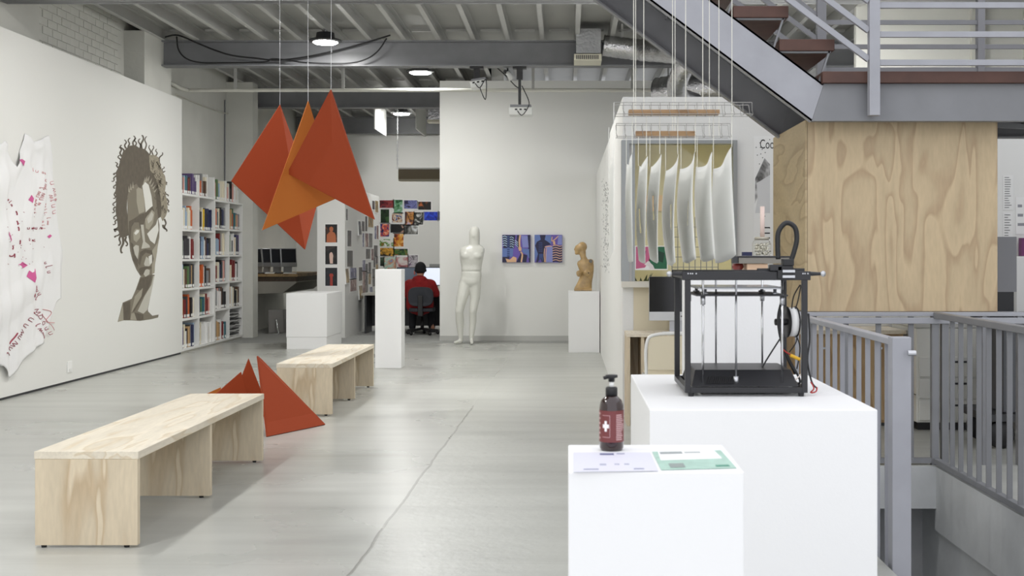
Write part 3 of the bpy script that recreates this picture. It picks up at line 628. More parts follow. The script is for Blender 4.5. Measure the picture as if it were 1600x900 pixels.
def cursive(mb, x, y, ang, n, sz, r):
    """a line of looping handwriting"""
    ca, sa = math.cos(ang), math.sin(ang)
    for k in range(n):
        kind = random.randrange(4); L = sz*random.uniform(.8, 1.3)
        base = {0: [(0, 0), (.4, -1), (.8, 0), (1.2, -.9), (1.5, 0)], 1: [(0, -.9), (.1, 0), (.7, 0), (.8, -.9), (.8, .1)], 2: [(.2, -1.8), (.3, 0), (.7, -.2)], 3: [(.8, -.7), (.2, -.9), (.1, -.1), (.9, 0), (.8, -.6)]}[kind]
        q = [(x+(a_*ca-b_*sa*-1)*L*.8 if False else x+(a_*ca-b_*sa)*L, y+(a_*sa+b_*ca)*L) for a_, b_ in base]
        if all(-100 < a_ < 92 and 225 < b_ < 560 for a_, b_ in q): scrib(mb, q, r)
        x += ca*L*1.9; y += sa*L*1.9
def zc(x, y): return (x/4.286, 190+y/4.286)
def zd(x, y): return (x/4.286, 390+y/4.286)
for (x, y, a_, n, s) in [(76,284,1.4,4,4.5),(73,305,1.35,4,4.5),(62,280,1.75,6,3.2),(56,292,1.8,5,3),(50,318,1.7,3,3),(66,318,1.5,4,2.6),(48,267,.3,4,2.6),(64,345,1.6,3,3),(72,340,1.5,3,2.5)]: cursive(red, x, y, a_, n, s, .0024)
for (x, y, a_, n, s) in [(50,486,2.2,8,5.5),(52,484,1.05,5,4.6),(54,508,1.05,4,3.4),(48,448,.9,3,4),(45,462,.6,2,4),(68,410,1.3,3,3.6),(38,358,0,5,2.4),(40,376,.1,4,2),(10,312,1.0,3,2)]: cursive(ink, x, y, a_, n, s, .0030)
for x in (zc(90, 600), zc(83, 665), zc(84, 705), zc(95, 795), zc(66, 885), zc(60, 830)): scrib(ink, [x, (x[0]+.6, x[1]+3), (x[0]+.2, x[1]+6)], .007)
for _ in range(34):
    x = random.uniform(2, 70); y = random.uniform(320, 420); scrib(ink, [(x, y), (x+random.uniform(.5, 1.4), y+random.uniform(-1, 1.2))], .0022)
scrib(ink, [zd(30, 40), zd(55, 45), zd(70, 30)], .006); scrib(ink, [zd(40, 630), zd(65, 590), zd(80, 560)], .009); scrib(red, [zd(270, 430), zd(320, 490), zd(355, 540)], .003); scrib(red, [zd(280, 400), zd(340, 420), zd(300, 480), zd(360, 490)], .003)
ink.build('ink_writing', mat('ink_maroon', (150, 62, 78), .8), cl)['kind'] = 'stuff'; red.build('ink_writing', mat('ink_red', (204, 130, 134), .8), cl)['kind'] = 'stuff'
pk = MB()
def patch(mb, pts):
    c_ = (sum(q[0] for q in pts)/len(pts), sum(q[1] for q in pts)/len(pts)); n = len(pts)
    for k in range(n):
        a_, b_ = pts[k], pts[(k+1) % n]
        for s in range(4):
            f0, f1 = s/4, (s+1)/4
            q = [(c_[0]+(p[0]-c_[0])*f_, c_[1]+(p[1]-c_[1])*f_) for p, f_ in ((a_, f0), (a_, f1), (b_, f1), (b_, f0))]
            if s == 0: q = q[1:3]+[q[0]]
            mb.face([cloth_pt(*v, .004) for v in q])
for poly in ([zc(102,255),zc(125,250),zc(148,265),zc(140,298),zc(120,280)], [zc(190,490),zc(205,515),zc(195,545),zc(175,525)], [zc(310,770),zc(330,755),zc(342,765),zc(325,782)], [zd(82,100),zd(120,82),zd(165,105),zd(130,125)], [zd(152,180),zd(170,142),zd(217,127),zd(208,190),zd(190,222)], [zc(20,735),zc(50,790),zc(45,805),zc(18,760)]): pk = MB(); patch(pk, poly); pk.build('pink_patch', mat('pink_ink', (206, 92, 150), .8), cl, recalc=False)
# socket on the gallery wall
a = PX(108, 573, WL); so_ = thing('wall_socket', 'small white power socket low on the white wall', 'socket', (WL, a.y, a.z-.06))
MB().box(WL, WL+.012, a.y-.06, a.y+.06, a.z-.06, a.z+.06).build('plate', M_paper, so_, bevel=.003); MB().box(WL+.012, WL+.018, a.y-.03, a.y+.03, a.z-.045, a.z-.02).build('switch', M_white, so_)
# ================================================================== WHITE MANNEQUIN
D = 18.85
def Q(x, y, dd=0): return P(700+x/4.39, 340+y/4.39, D)+Vector((0, dd, 0))
mq = MB(); s = D/F/4.39
def capx(mb, a, ra, b, rb): mb.cap(a, ra*s, b, rb*s)
def loft(mb, rings, n=24, p=.8):
    """closed body of stacked oval rings: (centre, half width, half depth)"""
    i0 = len(mb.v)
    for c, rx, ry in rings:
        for j in range(n):
            t_ = 2*math.pi*j/n; ca, sa = math.cos(t_), math.sin(t_)
            mb.v.append(Vector((c.x+rx*math.copysign(abs(ca)**p, ca), c.y+ry*math.copysign(abs(sa)**p, sa), c.z)))
    m = len(rings)
    for k in range(m-1):
        for j in range(n): j2 = (j+1) % n; mb.f.append([i0+k*n+j, i0+k*n+j2, i0+(k+1)*n+j2, i0+(k+1)*n+j]); mb.m.append(0)
    mb.f.append([i0+j for j in range(n)][::-1]); mb.m.append(0); mb.f.append([i0+(m-1)*n+j for j in range(n)]); mb.m.append(0)
    return mb
def ring(y, l, r, d, dy=0): return (Q((l+r)/2, y, dy), (r-l)/2*s, d*s)
loft(mq, [ring(470, 120, 190, 36), ring(450, 92, 224, 50), ring(425, 84, 230, 52), ring(395, 92, 226, 48), ring(370, 95, 226, 46), ring(330, 90, 232, 50), ring(280, 82, 242, 56, -.01), ring(235, 80, 250, 54, -.01), ring(212, 84, 250, 46), ring(200, 100, 240, 38), ring(188, 130, 222, 32)])
loft(mq, [ring(200, 146, 216, 36), ring(165, 144, 218, 38), ring(140, 145, 219, 44), ring(105, 144, 220, 48), ring(80, 150, 216, 44), ring(62, 164, 203, 28)])
mq.ell(Q(175, 125, -.09), (9*s, 12*s, 16*s)); mq.ell(Q(128, 262, -.105), (36*s, 20*s, 26*s)); mq.ell(Q(204, 262, -.105), (36*s, 20*s, 26*s))
for ty in (330, 352, 385, 400): loft(mq, [ring(ty+9, 91, 231, 51), ring(ty-9, 91, 231, 51)])
capx(mq, Q(120, 445), 44, Q(98, 550, -.05), 39); capx(mq, Q(98, 550, -.05), 38, Q(80, 640, -.07), 29); capx(mq, Q(80, 640, -.07), 28, Q(82, 715, -.02), 29); capx(mq, Q(82, 715, -.02), 28, Q(88, 828, 0), 16)
capx(mq, Q(188, 445), 42, Q(185, 550, 0), 35); capx(mq, Q(185, 550), 34, Q(172, 645, -.02), 27); capx(mq, Q(172, 645, -.02), 25, Q(170, 715, .02), 26); capx(mq, Q(170, 715, .02), 25, Q(160, 828, .02), 15)
fz = 12*s
a = Q(88, 840); b = Q(50, 868, -.10); mq.cap((a.x, a.y, .045), 15*s, (b.x, b.y, .028), 10*s); mq.cap((a.x, a.y+.02, .04), 14*s, (a.x-.04, a.y-.05, .04), 13*s)
a = Q(160, 840); b = Q(165, 868, -.16); mq.cap((a.x, a.y+.02, .045), 14*s, (b.x+.01, b.y, .026), 11*s); mq.cap((a.x, a.y+.05, .04), 13*s, (a.x, a.y-.02, .05), 13*s)
o = mq.build('mannequin', mat('glossy_white', (222, 222, 214), .3, coat=.3, bump=.6, bscale=11)); blob(o, .012, 3)
tag(o, 'armless glossy white wrapped mannequin standing against the back wall', 'mannequin')

# ================================================================== WOODEN TORSO
D = 17.4; s = D/F/9
def Q(x, y, dd=0): return P(780+x/9, 360+y/9, D)+Vector((0, dd, 0))
bt = MB()
bt.ell(Q(1168, 232), (70*s, 62*s, 72*s)); bt.ell(Q(1125, 255), (58*s, 52*s, 66*s)); bt.ell(Q(1112, 300), (46*s, 40*s, 42*s)); bt.ell(Q(1086, 326, -.005), (24*s, 26*s, 17*s))
bt.cap(Q(1078, 228), 10*s, Q(1060, 272), 12*s); bt.ell(Q(1072, 300), (12*s, 18*s, 10*s)); bt.ell(Q(1092, 222), (24*s, 42*s, 14*s)); bt.ell(Q(1172, 268, -.08), (10*s, 8*s, 18*s))
loft(bt, [ring(470, 1120, 1300, 50), ring(425, 1150, 1262, 46), ring(395, 1146, 1240, 42), ring(360, 1135, 1222, 42), ring(310, 1125, 1220, 42), ring(260, 1130, 1215, 40)])
loft(bt, [ring(848, 1048, 1305, 82), ring(800, 1060, 1304, 80), ring(740, 1095, 1306, 70), ring(690, 1118, 1312, 64), ring(640, 1135, 1322, 66), ring(580, 1130, 1330, 72), ring(520, 1110, 1332, 70), ring(470, 1092, 1330, 62), ring(435, 1104, 1318, 52), ring(410, 1150, 1290, 40)])
bt.ell(Q(1284, 445, -.03), (46*s, 52*s, 46*s)); bt.ell(Q(1122, 600, -.10), (42*s, 44*s, 42*s)); bt.ell(Q(1232, 596, -.125), (46*s, 40*s, 44*s)); bt.ell(Q(1122, 622, -.10), (36*s, 38*s, 30*s)); bt.ell(Q(1230, 616, -.125), (40*s, 36*s, 32*s))
zb = .862
bt.box(Q(1052, 0).x, Q(1302, 0).x, D-.12, D+.12, zb, zb+.03)
tr = thing('wooden_torso', 'carved honey-coloured wooden female torso with bald head on white plinth', 'sculpture', (Q(1190, 0).x, D, zb))
bmat = mat('carved_wood', (178, 148, 100), .35, var=.28, vscale=12, coat=.4, bump=.15, bscale=30)
o = bt.build('torso', bmat, tr); blob(o, .0085, 3)
MB().lathe([(.002, 0), (.022, .004), (.026, .0)], Q(1284, 432, -.095), 16, axis='y').build('shoulder_plug', mat('grey_plug', (110, 108, 104), .5), tr)
MB().ell(Q(1253, 596, -.205), (.008, .008, .01), 8).build('nipple_hole', M_black, tr)

# ================================================================== TWO SKELETON PAINTINGS
D = 19.455
def Z3(x, y): return P(780+x/9, 360+y/9, D)
def flat(mb, pts, d=0, mi=0): mb.prism([Vector((p.x, D-d, p.z)) for p in [Z3(*q) for q in pts]], (0, -.002, 0), mi)
def bone(mb, pts, wd, d=.002):
    pts = smoothpath([Vector((a_, b_, 0)) for a_, b_ in pts], 4); n = len(pts)
    for i in range(n-1):
        e = (pts[i+1]-pts[i]).normalized(); nn = Vector((-e.y, e.x, 0))*wd/2
        flat(mb, [(q.x, q.y) for q in (pts[i]+nn, pts[i+1]+nn, pts[i+1]-nn, pts[i]-nn)], d)
CI = dict(navy=mat('paint_navy', (30, 28, 66), .5), viol=mat('paint_violet', (104, 84, 170), .5), lil=mat('paint_lilac', (134, 140, 200), .5), blue=mat('paint_blue', (96, 120, 180), .5), pale=mat('paint_pale', (176, 200, 222), .5), bone=mat('paint_bone', (220, 178, 140), .5), steel=mat('paint_steel', (54, 74, 130), .5))
def painting(x0, x1, y0, y1, label):
    a = Z3(x0, y0); b = Z3(x1, y1); t = thing('painting', label, 'painting', ((a.x+b.x)/2, D, b.z), 'square skeleton paintings')
    MB().box(a.x, b.x, D, 19.499, b.z, a.z).build('canvas', CI['viol'], t); return t
def part(t, name, c, fn):
    m_ = MB(); fn(m_); o_ = m_.build(name, CI[c], t); o_['kind'] = 'stuff'; return o_
t = painting(43, 438, 62, 450, 'violet and blue painting of ribs, spine and arm bones, left of two')
part(t, 'dark_ground', 'navy', lambda m: (flat(m, [(45, 64), (230, 64), (210, 250), (60, 250)]), flat(m, [(400, 64), (437, 64), (437, 449), (418, 449)]), flat(m, [(250, 64), (290, 64), (270, 260), (320, 340), (300, 449), (240, 449), (300, 330), (240, 200)]), flat(m, [(45, 370), (150, 360), (130, 449), (45, 449)]), flat(m, [(330, 330), (395, 350), (380, 449), (330, 449)])))
part(t, 'blue_ground', 'blue', lambda m: (flat(m, [(45, 250), (200, 250), (190, 370), (45, 372)], .0005), flat(m, [(320, 250), (420, 265), (425, 400), (390, 340), (330, 310)], .0005)))
part(t, 'lilac_ground', 'lil', lambda m: (flat(m, [(310, 70), (400, 80), (415, 240), (330, 240)], .0005),))
part(t, 'ribs', 'pale', lambda m: [bone(m, [(48, 90+k*32), (80, 80+k*32), (110, 96+k*32)], 11) for k in range(5)]+[bone(m, [(150, 100+k*32), (175, 92+k*32), (205, 112+k*32)], 10) for k in range(5)]+[bone(m, [(215, 140+k*28), (240, 150+k*28), (262, 175+k*28)], 9) for k in range(3)])
part(t, 'spine', 'steel', lambda m: [flat(m, [(110, 80+k*30), (145, 78+k*30), (150, 98+k*30), (112, 100+k*30)], .003) for k in range(10)])
part(t, 'arm_bones', 'bone', lambda m: (bone(m, [(295, 66), (285, 150), (290, 240)], 24), flat(m, [(265, 240), (310, 235), (315, 285), (280, 290)], .002), bone(m, [(300, 300), (325, 340), (310, 448)], 22), flat(m, [(90, 395), (150, 410), (200, 365), (245, 385), (240, 445), (110, 448)], .002)))
t = painting(497, 886, 62, 450, 'violet painting of a dark figure beside a skeleton, right of two')
part(t, 'blue_ground', 'blue', lambda m: (flat(m, [(498, 64), (600, 64), (560, 300), (498, 449)]), flat(m, [(640, 70), (730, 70), (730, 200), (640, 200)])))
part(t, 'dark_figure', 'navy', lambda m: (flat(m, [(570, 64), (655, 64), (640, 130), (700, 170), (730, 200), (650, 215), (640, 300), (650, 449), (600, 449), (575, 380), (545, 449), (520, 449), (545, 330), (505, 215), (530, 160), (585, 130)], .001),))
part(t, 'figure_ribs', 'steel', lambda m: [bone(m, [(555, 180+k*24), (580, 170+k*24), (608, 182+k*24)], 8, .004) for k in range(6)]+[flat(m, [(560, 330), (620, 330), (610, 449), (590, 380), (560, 440)], .0035)])
part(t, 'lilac_ground', 'lil', lambda m: (flat(m, [(660, 225), (760, 225), (750, 449), (660, 449)], .0005), flat(m, [(830, 70), (885, 70), (885, 200), (820, 200)], .0005)))
part(t, 'dark_ribcage', 'navy', lambda m: [bone(m, [(750, 235+k*34), (800, 225+k*34), (850, 240+k*34), (884, 232+k*34)], 14, .001) for k in range(7)])
part(t, 'ribs', 'bone', lambda m: [bone(m, [(752, 218+k*34), (800, 208+k*34), (850, 224+k*34), (884, 214+k*34)], 11) for k in range(7)]+[bone(m, [(745, 90), (740, 150), (790, 120), (830, 80)], 13), bone(m, [(770, 150), (775, 200)], 30)])
part(t, 'arm_bones', 'bone', lambda m: (bone(m, [(640, 235), (700, 222), (740, 225)], 13), bone(m, [(640, 250), (632, 340), (640, 445)], 12), bone(m, [(665, 250), (655, 340), (655, 445)], 10)))

# ================================================================== COMPUTER CORNER: DESK, MONITORS, CHAIR, PERSON
D0 = 21.25
dk = thing('office_desk', 'grey desk with dark underside where the person in red sits', 'desk', (-2.7, 21.6, 0))
MB().box(-3.55, -2.03, D0, 22.0, .665, .70).build('desk_top', mat('desk_grey', (176, 174, 166), .5), dk)
MB().box(-3.55, -2.03, 21.95, 21.98, .1, .665).build('modesty_panel', M_dark, dk)
for x in (-3.5, -2.06): MB().box(x, x+.03, D0+.05, 21.94, .004, .665).build('desk_leg', M_dark, dk)
def monitor(cx, cy, z, w_, h_, yaw, label, screen, group, chin=.0, foot=M_silver, body=M_black, name='computer_monitor', pitch=0):
    t = thing(name, label, 'monitor', (cx, cy, z), group); R = Matrix.Rotation(yaw, 3, 'Z')@Matrix.Rotation(pitch, 3, 'X'); c = Vector((cx, cy, z))
    zc_ = .12+h_/2
    MB().obox(c+R@Vector((0, 0, zc_)), (w_, .03, h_), R).build('casing', body, t, bevel=.004)
    MB().obox(c+R@Vector((0, -.0165, zc_+chin/2)), (w_-.03, .004, h_-.03-chin), R).build('screen', screen, t)
    if chin: MB().obox(c+R@Vector((0, -.0165, .12+chin/2)), (w_-.002, .004, chin-.004), R).build('chin', M_silver, t)
    R0 = Matrix.Rotation(yaw, 3, 'Z')
    MB().bar(c+R0@Vector((0, .07, .01)), c+R@Vector((0, .02, zc_)), .16, .012, R0@Vector((0, 1, 0))).build('stand', foot, t)
    MB().obox(c+R0@Vector((0, .0, .005)), (.2, .19, .01), R0).build('foot', foot, t)
    return t
scr_on = mat('screen_white', (214, 222, 236), .3, emit=.9); scr_off = mat('screen_dark', (38, 40, 46), .15); scr_side = mat('screen_slate', (86, 98, 112), .2, emit=.25)
monitor(P(676, 0, 21.75).x, 21.75, .70, .40, .33, -.1, 'monitor with a bright white screen right of the person in red', scr_on, 'monitors on the computer desk', foot=M_black)
monitor(P(638, 0, 21.75).x, 21.75, .70, .40, .33, .1, 'monitor with a slate screen left of the person in red', scr_side, 'monitors on the computer desk', foot=M_black)
# office chair seen from behind
CD = 20.75; cx = P(657, 0, CD).x
ch = thing('office_chair', 'black swivel office chair on castors under the person in red', 'chair', (cx, CD, 0))
bk = MB(); nb = 24
pts = []
for k in range(nb):
    a_ = 2*math.pi*k/nb; ca, sa = math.cos(a_), math.sin(a_); pts.append((cx+.215*math.copysign(abs(ca)**.6, ca), .66+.165*math.copysign(abs(sa)**.65, sa)))
bk.prism([(x, CD-.02+.35*(x-cx)**2*1.5, z) for x, z in pts], (0, .055, 0)); bk.build('backrest', mat('chair_fabric', (54, 56, 62), .8), ch, bevel=.012)
MB().bar((cx, CD-.035, .33), (cx, CD-.03, .68), .085, .025, (0, 1, 0)).bar((cx, CD-.03, .36), (cx, CD+.22, .385), .085, .02).build('back_stem', M_black, ch, bevel=.008)
sp = MB(); sp.prism([(cx+.22*math.copysign(abs(math.cos(a_))**.6, math.cos(a_)), CD+.25+.22*math.copysign(abs(math.sin(a_))**.6, math.sin(a_)), .40) for a_ in [2*math.pi*k/nb for k in range(nb)]], (0, 0, .065)); sp.build('seat', mat('chair_fabric', (54, 56, 62), .8), ch, bevel=.015)
MB().lathe([(.03, .09), (.03, .25), (.02, .25), (.02, .40)], (cx, CD+.25, 0), 14).build('gas_column', M_black, ch, True)
for k in range(5):
    a_ = 2*math.pi*k/5+.3; e = Vector((cx+.27*math.cos(a_), CD+.25+.27*math.sin(a_), .075))
    lg = MB().bar((cx, CD+.25, .11), e, .045, .03).build('base_arm', M_black, ch)
    MB().lathe([(.027, -.022), (.03, 0), (.027, .022)], (e.x, e.y, .034), 12, axis='y').build('castor', M_black, lg, True)
# person in red hoodie, seen from behind
PD = 21.0; px_ = P(656, 0, PD).x
def B(x, y, z): return Vector((px_+x, PD+y, z))
skin = mat('skin', (186, 136, 112), .6)
body = MB(); body.ell(B(0, .10, 1.10), (.075, .095, .115)); body.cap(B(0, .06, .95), .06, B(0, .08, 1.04), .055); body.cap(B(0, .0, .55), .13, B(0, .05, .86), .14); body.cap(B(-.08, 0, .52), .085, B(-.14, .38, .53), .065); body.cap(B(.08, 0, .52), .085, B(.14, .38, .53), .065)
body.cap(B(-.14, .38, .53), .06, B(-.16, .33, .10), .045); body.cap(B(.14, .38, .53), .06, B(.18, .30, .10), .045)
for sg in (-1, 1):
    body.cap(B(sg*.17, .05, .87), .055, B(sg*.25, .13, .72), .045); body.cap(B(sg*.25, .13, .72), .042, B(sg*.17, .36, .735), .03)
    body.cap(B(sg*.17, .36, .735), .03, B(sg*.15, .43, .735), .034)
    for f_ in range(4): body.cap(B(sg*(.125+.016*f_), .45, .735), .009, B(sg*(.12+.018*f_), .505+.006*(f_ in (1, 2)), .722), .007, n=8)
    body.cap(B(sg*.118, .43, .73), .010, B(sg*.10, .475, .722), .008, n=8); body.ell(B(sg*.078, .10, 1.10), (.012, .02, .03))
body.ell(B(0, .195, 1.09), (.014, .016, .022)); body.ell(B(0, .175, 1.045), (.02, .015, .008))
pb = body.build('person', skin); blob(pb, .011, 2); tag(pb, 'person in red hoodie and black beanie sitting at the computer, seen from behind', 'person')
hd = MB(); red_m = mat('red_fleece', (142, 26, 28), .9, bump=.5, bscale=18, var=.12, vscale=8)
hd.cap(B(0, .0, .50), .175, B(0, .03, .82), .165); hd.cap(B(-.07, -.0, .52), .17, B(-.06, .03, .82), .155); hd.cap(B(.07, 0, .52), .17, B(.06, .03, .82), .155); hd.cap(B(-.17, .05, .87), .085, B(.17, .05, .87), .085)
hd.ell(B(0, -.03, .96), (.125, .10, .06)); hd.ell(B(0, -.05, .90), (.11, .09, .09))
for sg in (-1, 1): hd.cap(B(sg*.19, .05, .86), .088, B(sg*.265, .12, .70), .07); hd.cap(B(sg*.265, .12, .70), .07, B(sg*.18, .34, .735), .045)
hd.ell(B(0, .0, .47), (.24, .17, .06))
o = hd.build('hoodie', red_m, pb); blob(o, .016, 4)
bn = MB(); bn.ell(B(0, .095, 1.135), (.098, .118, .115)); bn.lathe([(.098, 1.075), (.104, 1.08), (.104, 1.115), (.098, 1.12)], B(0, .092, 0), 24); o = bn.build('beanie', mat('black_knit', (28, 28, 30), .9, bump=.3, bscale=60), pb, True)
tr_ = MB()
for sg in (-1, 1): tr_.cap(B(sg*.09, 0, .50), .10, B(sg*.15, .38, .53), .08); tr_.cap(B(sg*.15, .38, .53), .08, B(sg*.17, .32, .12), .062)
o = tr_.build('trousers', mat('black_denim', (30, 31, 36), .85), pb); blob(o, .014, 3)
for sg in (-1, 1):
    sh = MB().cap(B(sg*.17, .29, .05), .045, B(sg*.19, .42, .045), .04); so2 = sh.build('shoe', M_dark, pb); blob(so2, .012, 2)
    MB().box(px_+sg*.18-.045, px_+sg*.18+.045, PD+.24, PD+.46, .004, .022).build('shoe_sole', M_paper, so2)
hp = MB().lathe([(.03, -.012), (.038, 0), (.03, .012)], B(-.1, .09, 1.06), 14, axis='x').build('ear_bandana', mat('patterned_cloth', (196, 120, 116), .8, var=.5, vscale=60), pb)

# ================================================================== ALCOVE SHELF WITH COMPUTERS
a = P(465, 0, 21.5).x
sh = thing('wall_shelf', 'chunky timber wall shelf with tapered underside carrying old computers', 'shelf', (-5.1, 22.4, .7))
MB().box(-5.6, a, 21.5, 24.2, .985, 1.035).build('shelf_top', wood('old_timber', (176, 146, 100), (120, 92, 60), (6, 1, 6), 6, 1), sh)
MB().box(-5.6, a-.04, 21.55, 24.15, .90, .985).build('shelf_frame', mat('dark_timber', (72, 58, 44), .6, var=.3, vscale=20), sh)
MB().prism([(-5.6, 21.5, .68), (a-.26, 21.5, .70), (a-.02, 21.5, .88), (a-.02, 21.5, .90), (-5.6, 21.5, .90)], (0, 2.6, 0)).build('tapered_base', mat('shelf_grey', (150, 147, 138), .7), sh)
for k, (px, dd, wd, yw) in enumerate(((408, 22.3, .30, 1.0), (421, 22.05, .30, 1.0), (436, 21.95, .30, .75), (452, 21.8, .30, .65))):
    monitor(P(px, 0, dd).x, dd, 1.035, wd, .33, yw, 'dark all-in-one computer on the timber shelf, %s from the brick pier' % ORD[k], scr_off, 'all-in-one computers on the timber shelf', chin=.06, body=M_silver, name='desktop_computer', pitch=-.12)
for k, (px, dd) in enumerate(((410, 21.63), (424, 21.6), (439, 21.58), (453, 21.56))):
    x = P(px, 0, dd).x
    tag(MB().hexa([(x-.11, dd-.03, 1.0355), (x+.11, dd-.03, 1.0355), (x+.11, dd+.05, 1.0355), (x-.11, dd+.05, 1.0355), (x-.11, dd-.03, 1.046), (x+.11, dd-.03, 1.046), (x+.11, dd+.05, 1.058), (x-.11, dd+.05, 1.058)]).build('keyboard', M_paper if k % 2 else M_black), '%s keyboard on the timber shelf, %s from the brick pier' % ('white' if k % 2 else 'black', ORD[k]), 'keyboard', 'keyboards on the timber shelf')
for k, (px, dd) in enumerate(((431, 21.2), (446, 21.35))):
    x = P(px, 0, dd).x; t = thing('display_screen', ('grey display standing on the floor below the timber shelf, fully visible one', 'grey display standing on the floor, partly behind the wide white plinth')[k], 'monitor', (x, dd, 0), 'grey displays on the floor')
    R = Matrix.Rotation(.35, 3, 'Z')@Matrix.Rotation(-.1, 3, 'X')
    MB().obox((x, dd, .22), (.26, .035, .40), R).build('casing', mat('display_grey', (96, 94, 90), .4, metal=.3), t, bevel=.005)
    MB().tube(smoothpath([(x+.02, dd-.05, .26), (x+.05, dd-.10, .12), (x+.08, dd-.14, .02), (x+.0, dd-.15, .012), (x-.1, dd-.14, .012)]), .011).build('foot_hoop', M_chrome, t, True)

# ================================================================== STAIR, LANDING
ND, FD = 7.9, 9.12
st = thing('steel_staircase', 'grey steel staircase with red timber treads descending to a railed landing', 'staircase', (2.6, 8.5, 2.27))
k_ = ND/F
def N_(px, py, d=ND): return P(px, py, ND)+Vector((0, d-ND, 0))
ext = 330
def stringer(d, fl):
    lo0 = (1015-ext*1.337, -ext); lo1 = (1268, 189.5); up1 = (1287, 131.5); up0 = (1110-ext*1.337, -ext)
    m_ = MB(); pts = [N_(*lo0, d), N_(*lo1, d), N_(*up1, d), N_(*up0, d)]
    m_.prism(pts, (0, .012, 0)); return m_, lo0, lo1, up0, up1
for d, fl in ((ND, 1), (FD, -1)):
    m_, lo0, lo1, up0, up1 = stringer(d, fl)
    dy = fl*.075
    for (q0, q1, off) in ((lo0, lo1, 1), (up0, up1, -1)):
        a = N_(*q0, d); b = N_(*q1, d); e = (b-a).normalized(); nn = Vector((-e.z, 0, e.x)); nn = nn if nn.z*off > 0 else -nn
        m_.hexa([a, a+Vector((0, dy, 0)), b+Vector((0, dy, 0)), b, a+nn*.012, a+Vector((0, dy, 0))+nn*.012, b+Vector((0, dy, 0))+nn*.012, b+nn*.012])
    m_.build('stringer', M_steel_l if fl > 0 else M_steel, st)  # far one in darker steel, its shade put into the colour
zt, zb = N_(0, 131).z, N_(0, 189).z; xr = 4.6
xl = N_(1266, 0).x
def cutplate(d): return MB().prism([N_(1268.5, 189, d), Vector((xr, d, zb)), Vector((xr, d, zt)), N_(1287.5, 131, d)], (0, .012, 0))
cutplate(ND).box(xl+.02, xr, ND+.012, ND+.08, zb, zb+.012).box(xl+.12, xr, ND+.012, ND+.08, zt-.012, zt).build('landing_channel', M_steel, st)
cutplate(FD).box(xl+.02, xr, FD-.08, FD, zb, zb+.012).box(xl+.12, xr, FD-.08, FD, zt-.012, zt).build('landing_channel', M_steel, st)
for x in (xl+.7, xl+1.7, xl+2.5): MB().box(x, x+.05, ND+.08, FD-.08, zb+.08, zt-.02).build('cross_bearer', M_dark, st)
MB().prism([(1.75, ND+.1, zb+.02), (1.80, ND+.1, zb+.02), (3.6, FD-.1, zb+.05), (3.55, FD-.1, zb+.05)], (0, 0, .04)).build('diagonal_brace', M_steel, st)
b0 = N_(1284, 131); bt_ = .074; y = ND-.005; k = 0
x0 = N_(1283, 0).x
for k in range(8):                                      # landing boards run along the landing
    y0 = ND-.045+k*.16; MB().box(x0 if k else x0-.0, xr, y0, y0+.147, zt, zt+bt_).build('landing_board', M_tread, st, bevel=.004)
for i in range(8):
    cxp = N_(1261-72*i, 61-52*i); x0_, x1_ = cxp.x-.178, cxp.x+.178; z1 = cxp.z
    tb = MB().box(x0_, x1_, ND+.0, FD-.0, z1-.075, z1).build('tread', M_tread, st, bevel=.005)
    for d in (ND+.02, FD-.05):
        MB().bar((x1_-.03, d+.015, z1-.075), (x1_-.10, d+.015, z1-.29), .03, .012).bar((x0_, d+.015, z1-.08), (x1_-.02, d+.015, z1-.08), .03, .012).build('tread_bracket', M_steel, tb)
# railings of the landing and stair
def vpost(px0, px1, y1, d): a = P(px0, y1, d); b = P(px1, y1, d); return a.x, b.x, a.z
x0_, x1_, z0_ = vpost(1359, 1375.5, 180, ND-.11)
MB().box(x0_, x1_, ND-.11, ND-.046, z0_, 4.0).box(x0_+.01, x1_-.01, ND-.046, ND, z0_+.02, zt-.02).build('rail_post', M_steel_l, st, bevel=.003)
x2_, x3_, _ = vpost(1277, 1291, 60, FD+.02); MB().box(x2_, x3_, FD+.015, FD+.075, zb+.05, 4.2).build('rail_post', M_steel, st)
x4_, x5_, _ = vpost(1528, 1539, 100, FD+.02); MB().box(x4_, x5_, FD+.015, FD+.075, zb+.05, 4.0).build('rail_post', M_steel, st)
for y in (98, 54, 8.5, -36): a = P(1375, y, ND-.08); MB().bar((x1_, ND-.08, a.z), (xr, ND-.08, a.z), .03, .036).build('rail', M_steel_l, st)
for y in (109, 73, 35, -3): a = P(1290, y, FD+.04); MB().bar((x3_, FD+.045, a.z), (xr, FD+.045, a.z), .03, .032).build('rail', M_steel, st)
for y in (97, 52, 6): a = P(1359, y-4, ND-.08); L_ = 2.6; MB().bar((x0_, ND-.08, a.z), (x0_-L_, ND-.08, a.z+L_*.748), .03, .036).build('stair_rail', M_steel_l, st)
for y in (98, 61, 24): a = P(1277, y, FD+.04); L_ = 2.2; MB().bar((x2_, FD+.045, a.z), (x2_-L_, FD+.045, a.z+L_*.748), .03, .034).build('stair_rail', M_steel, st)

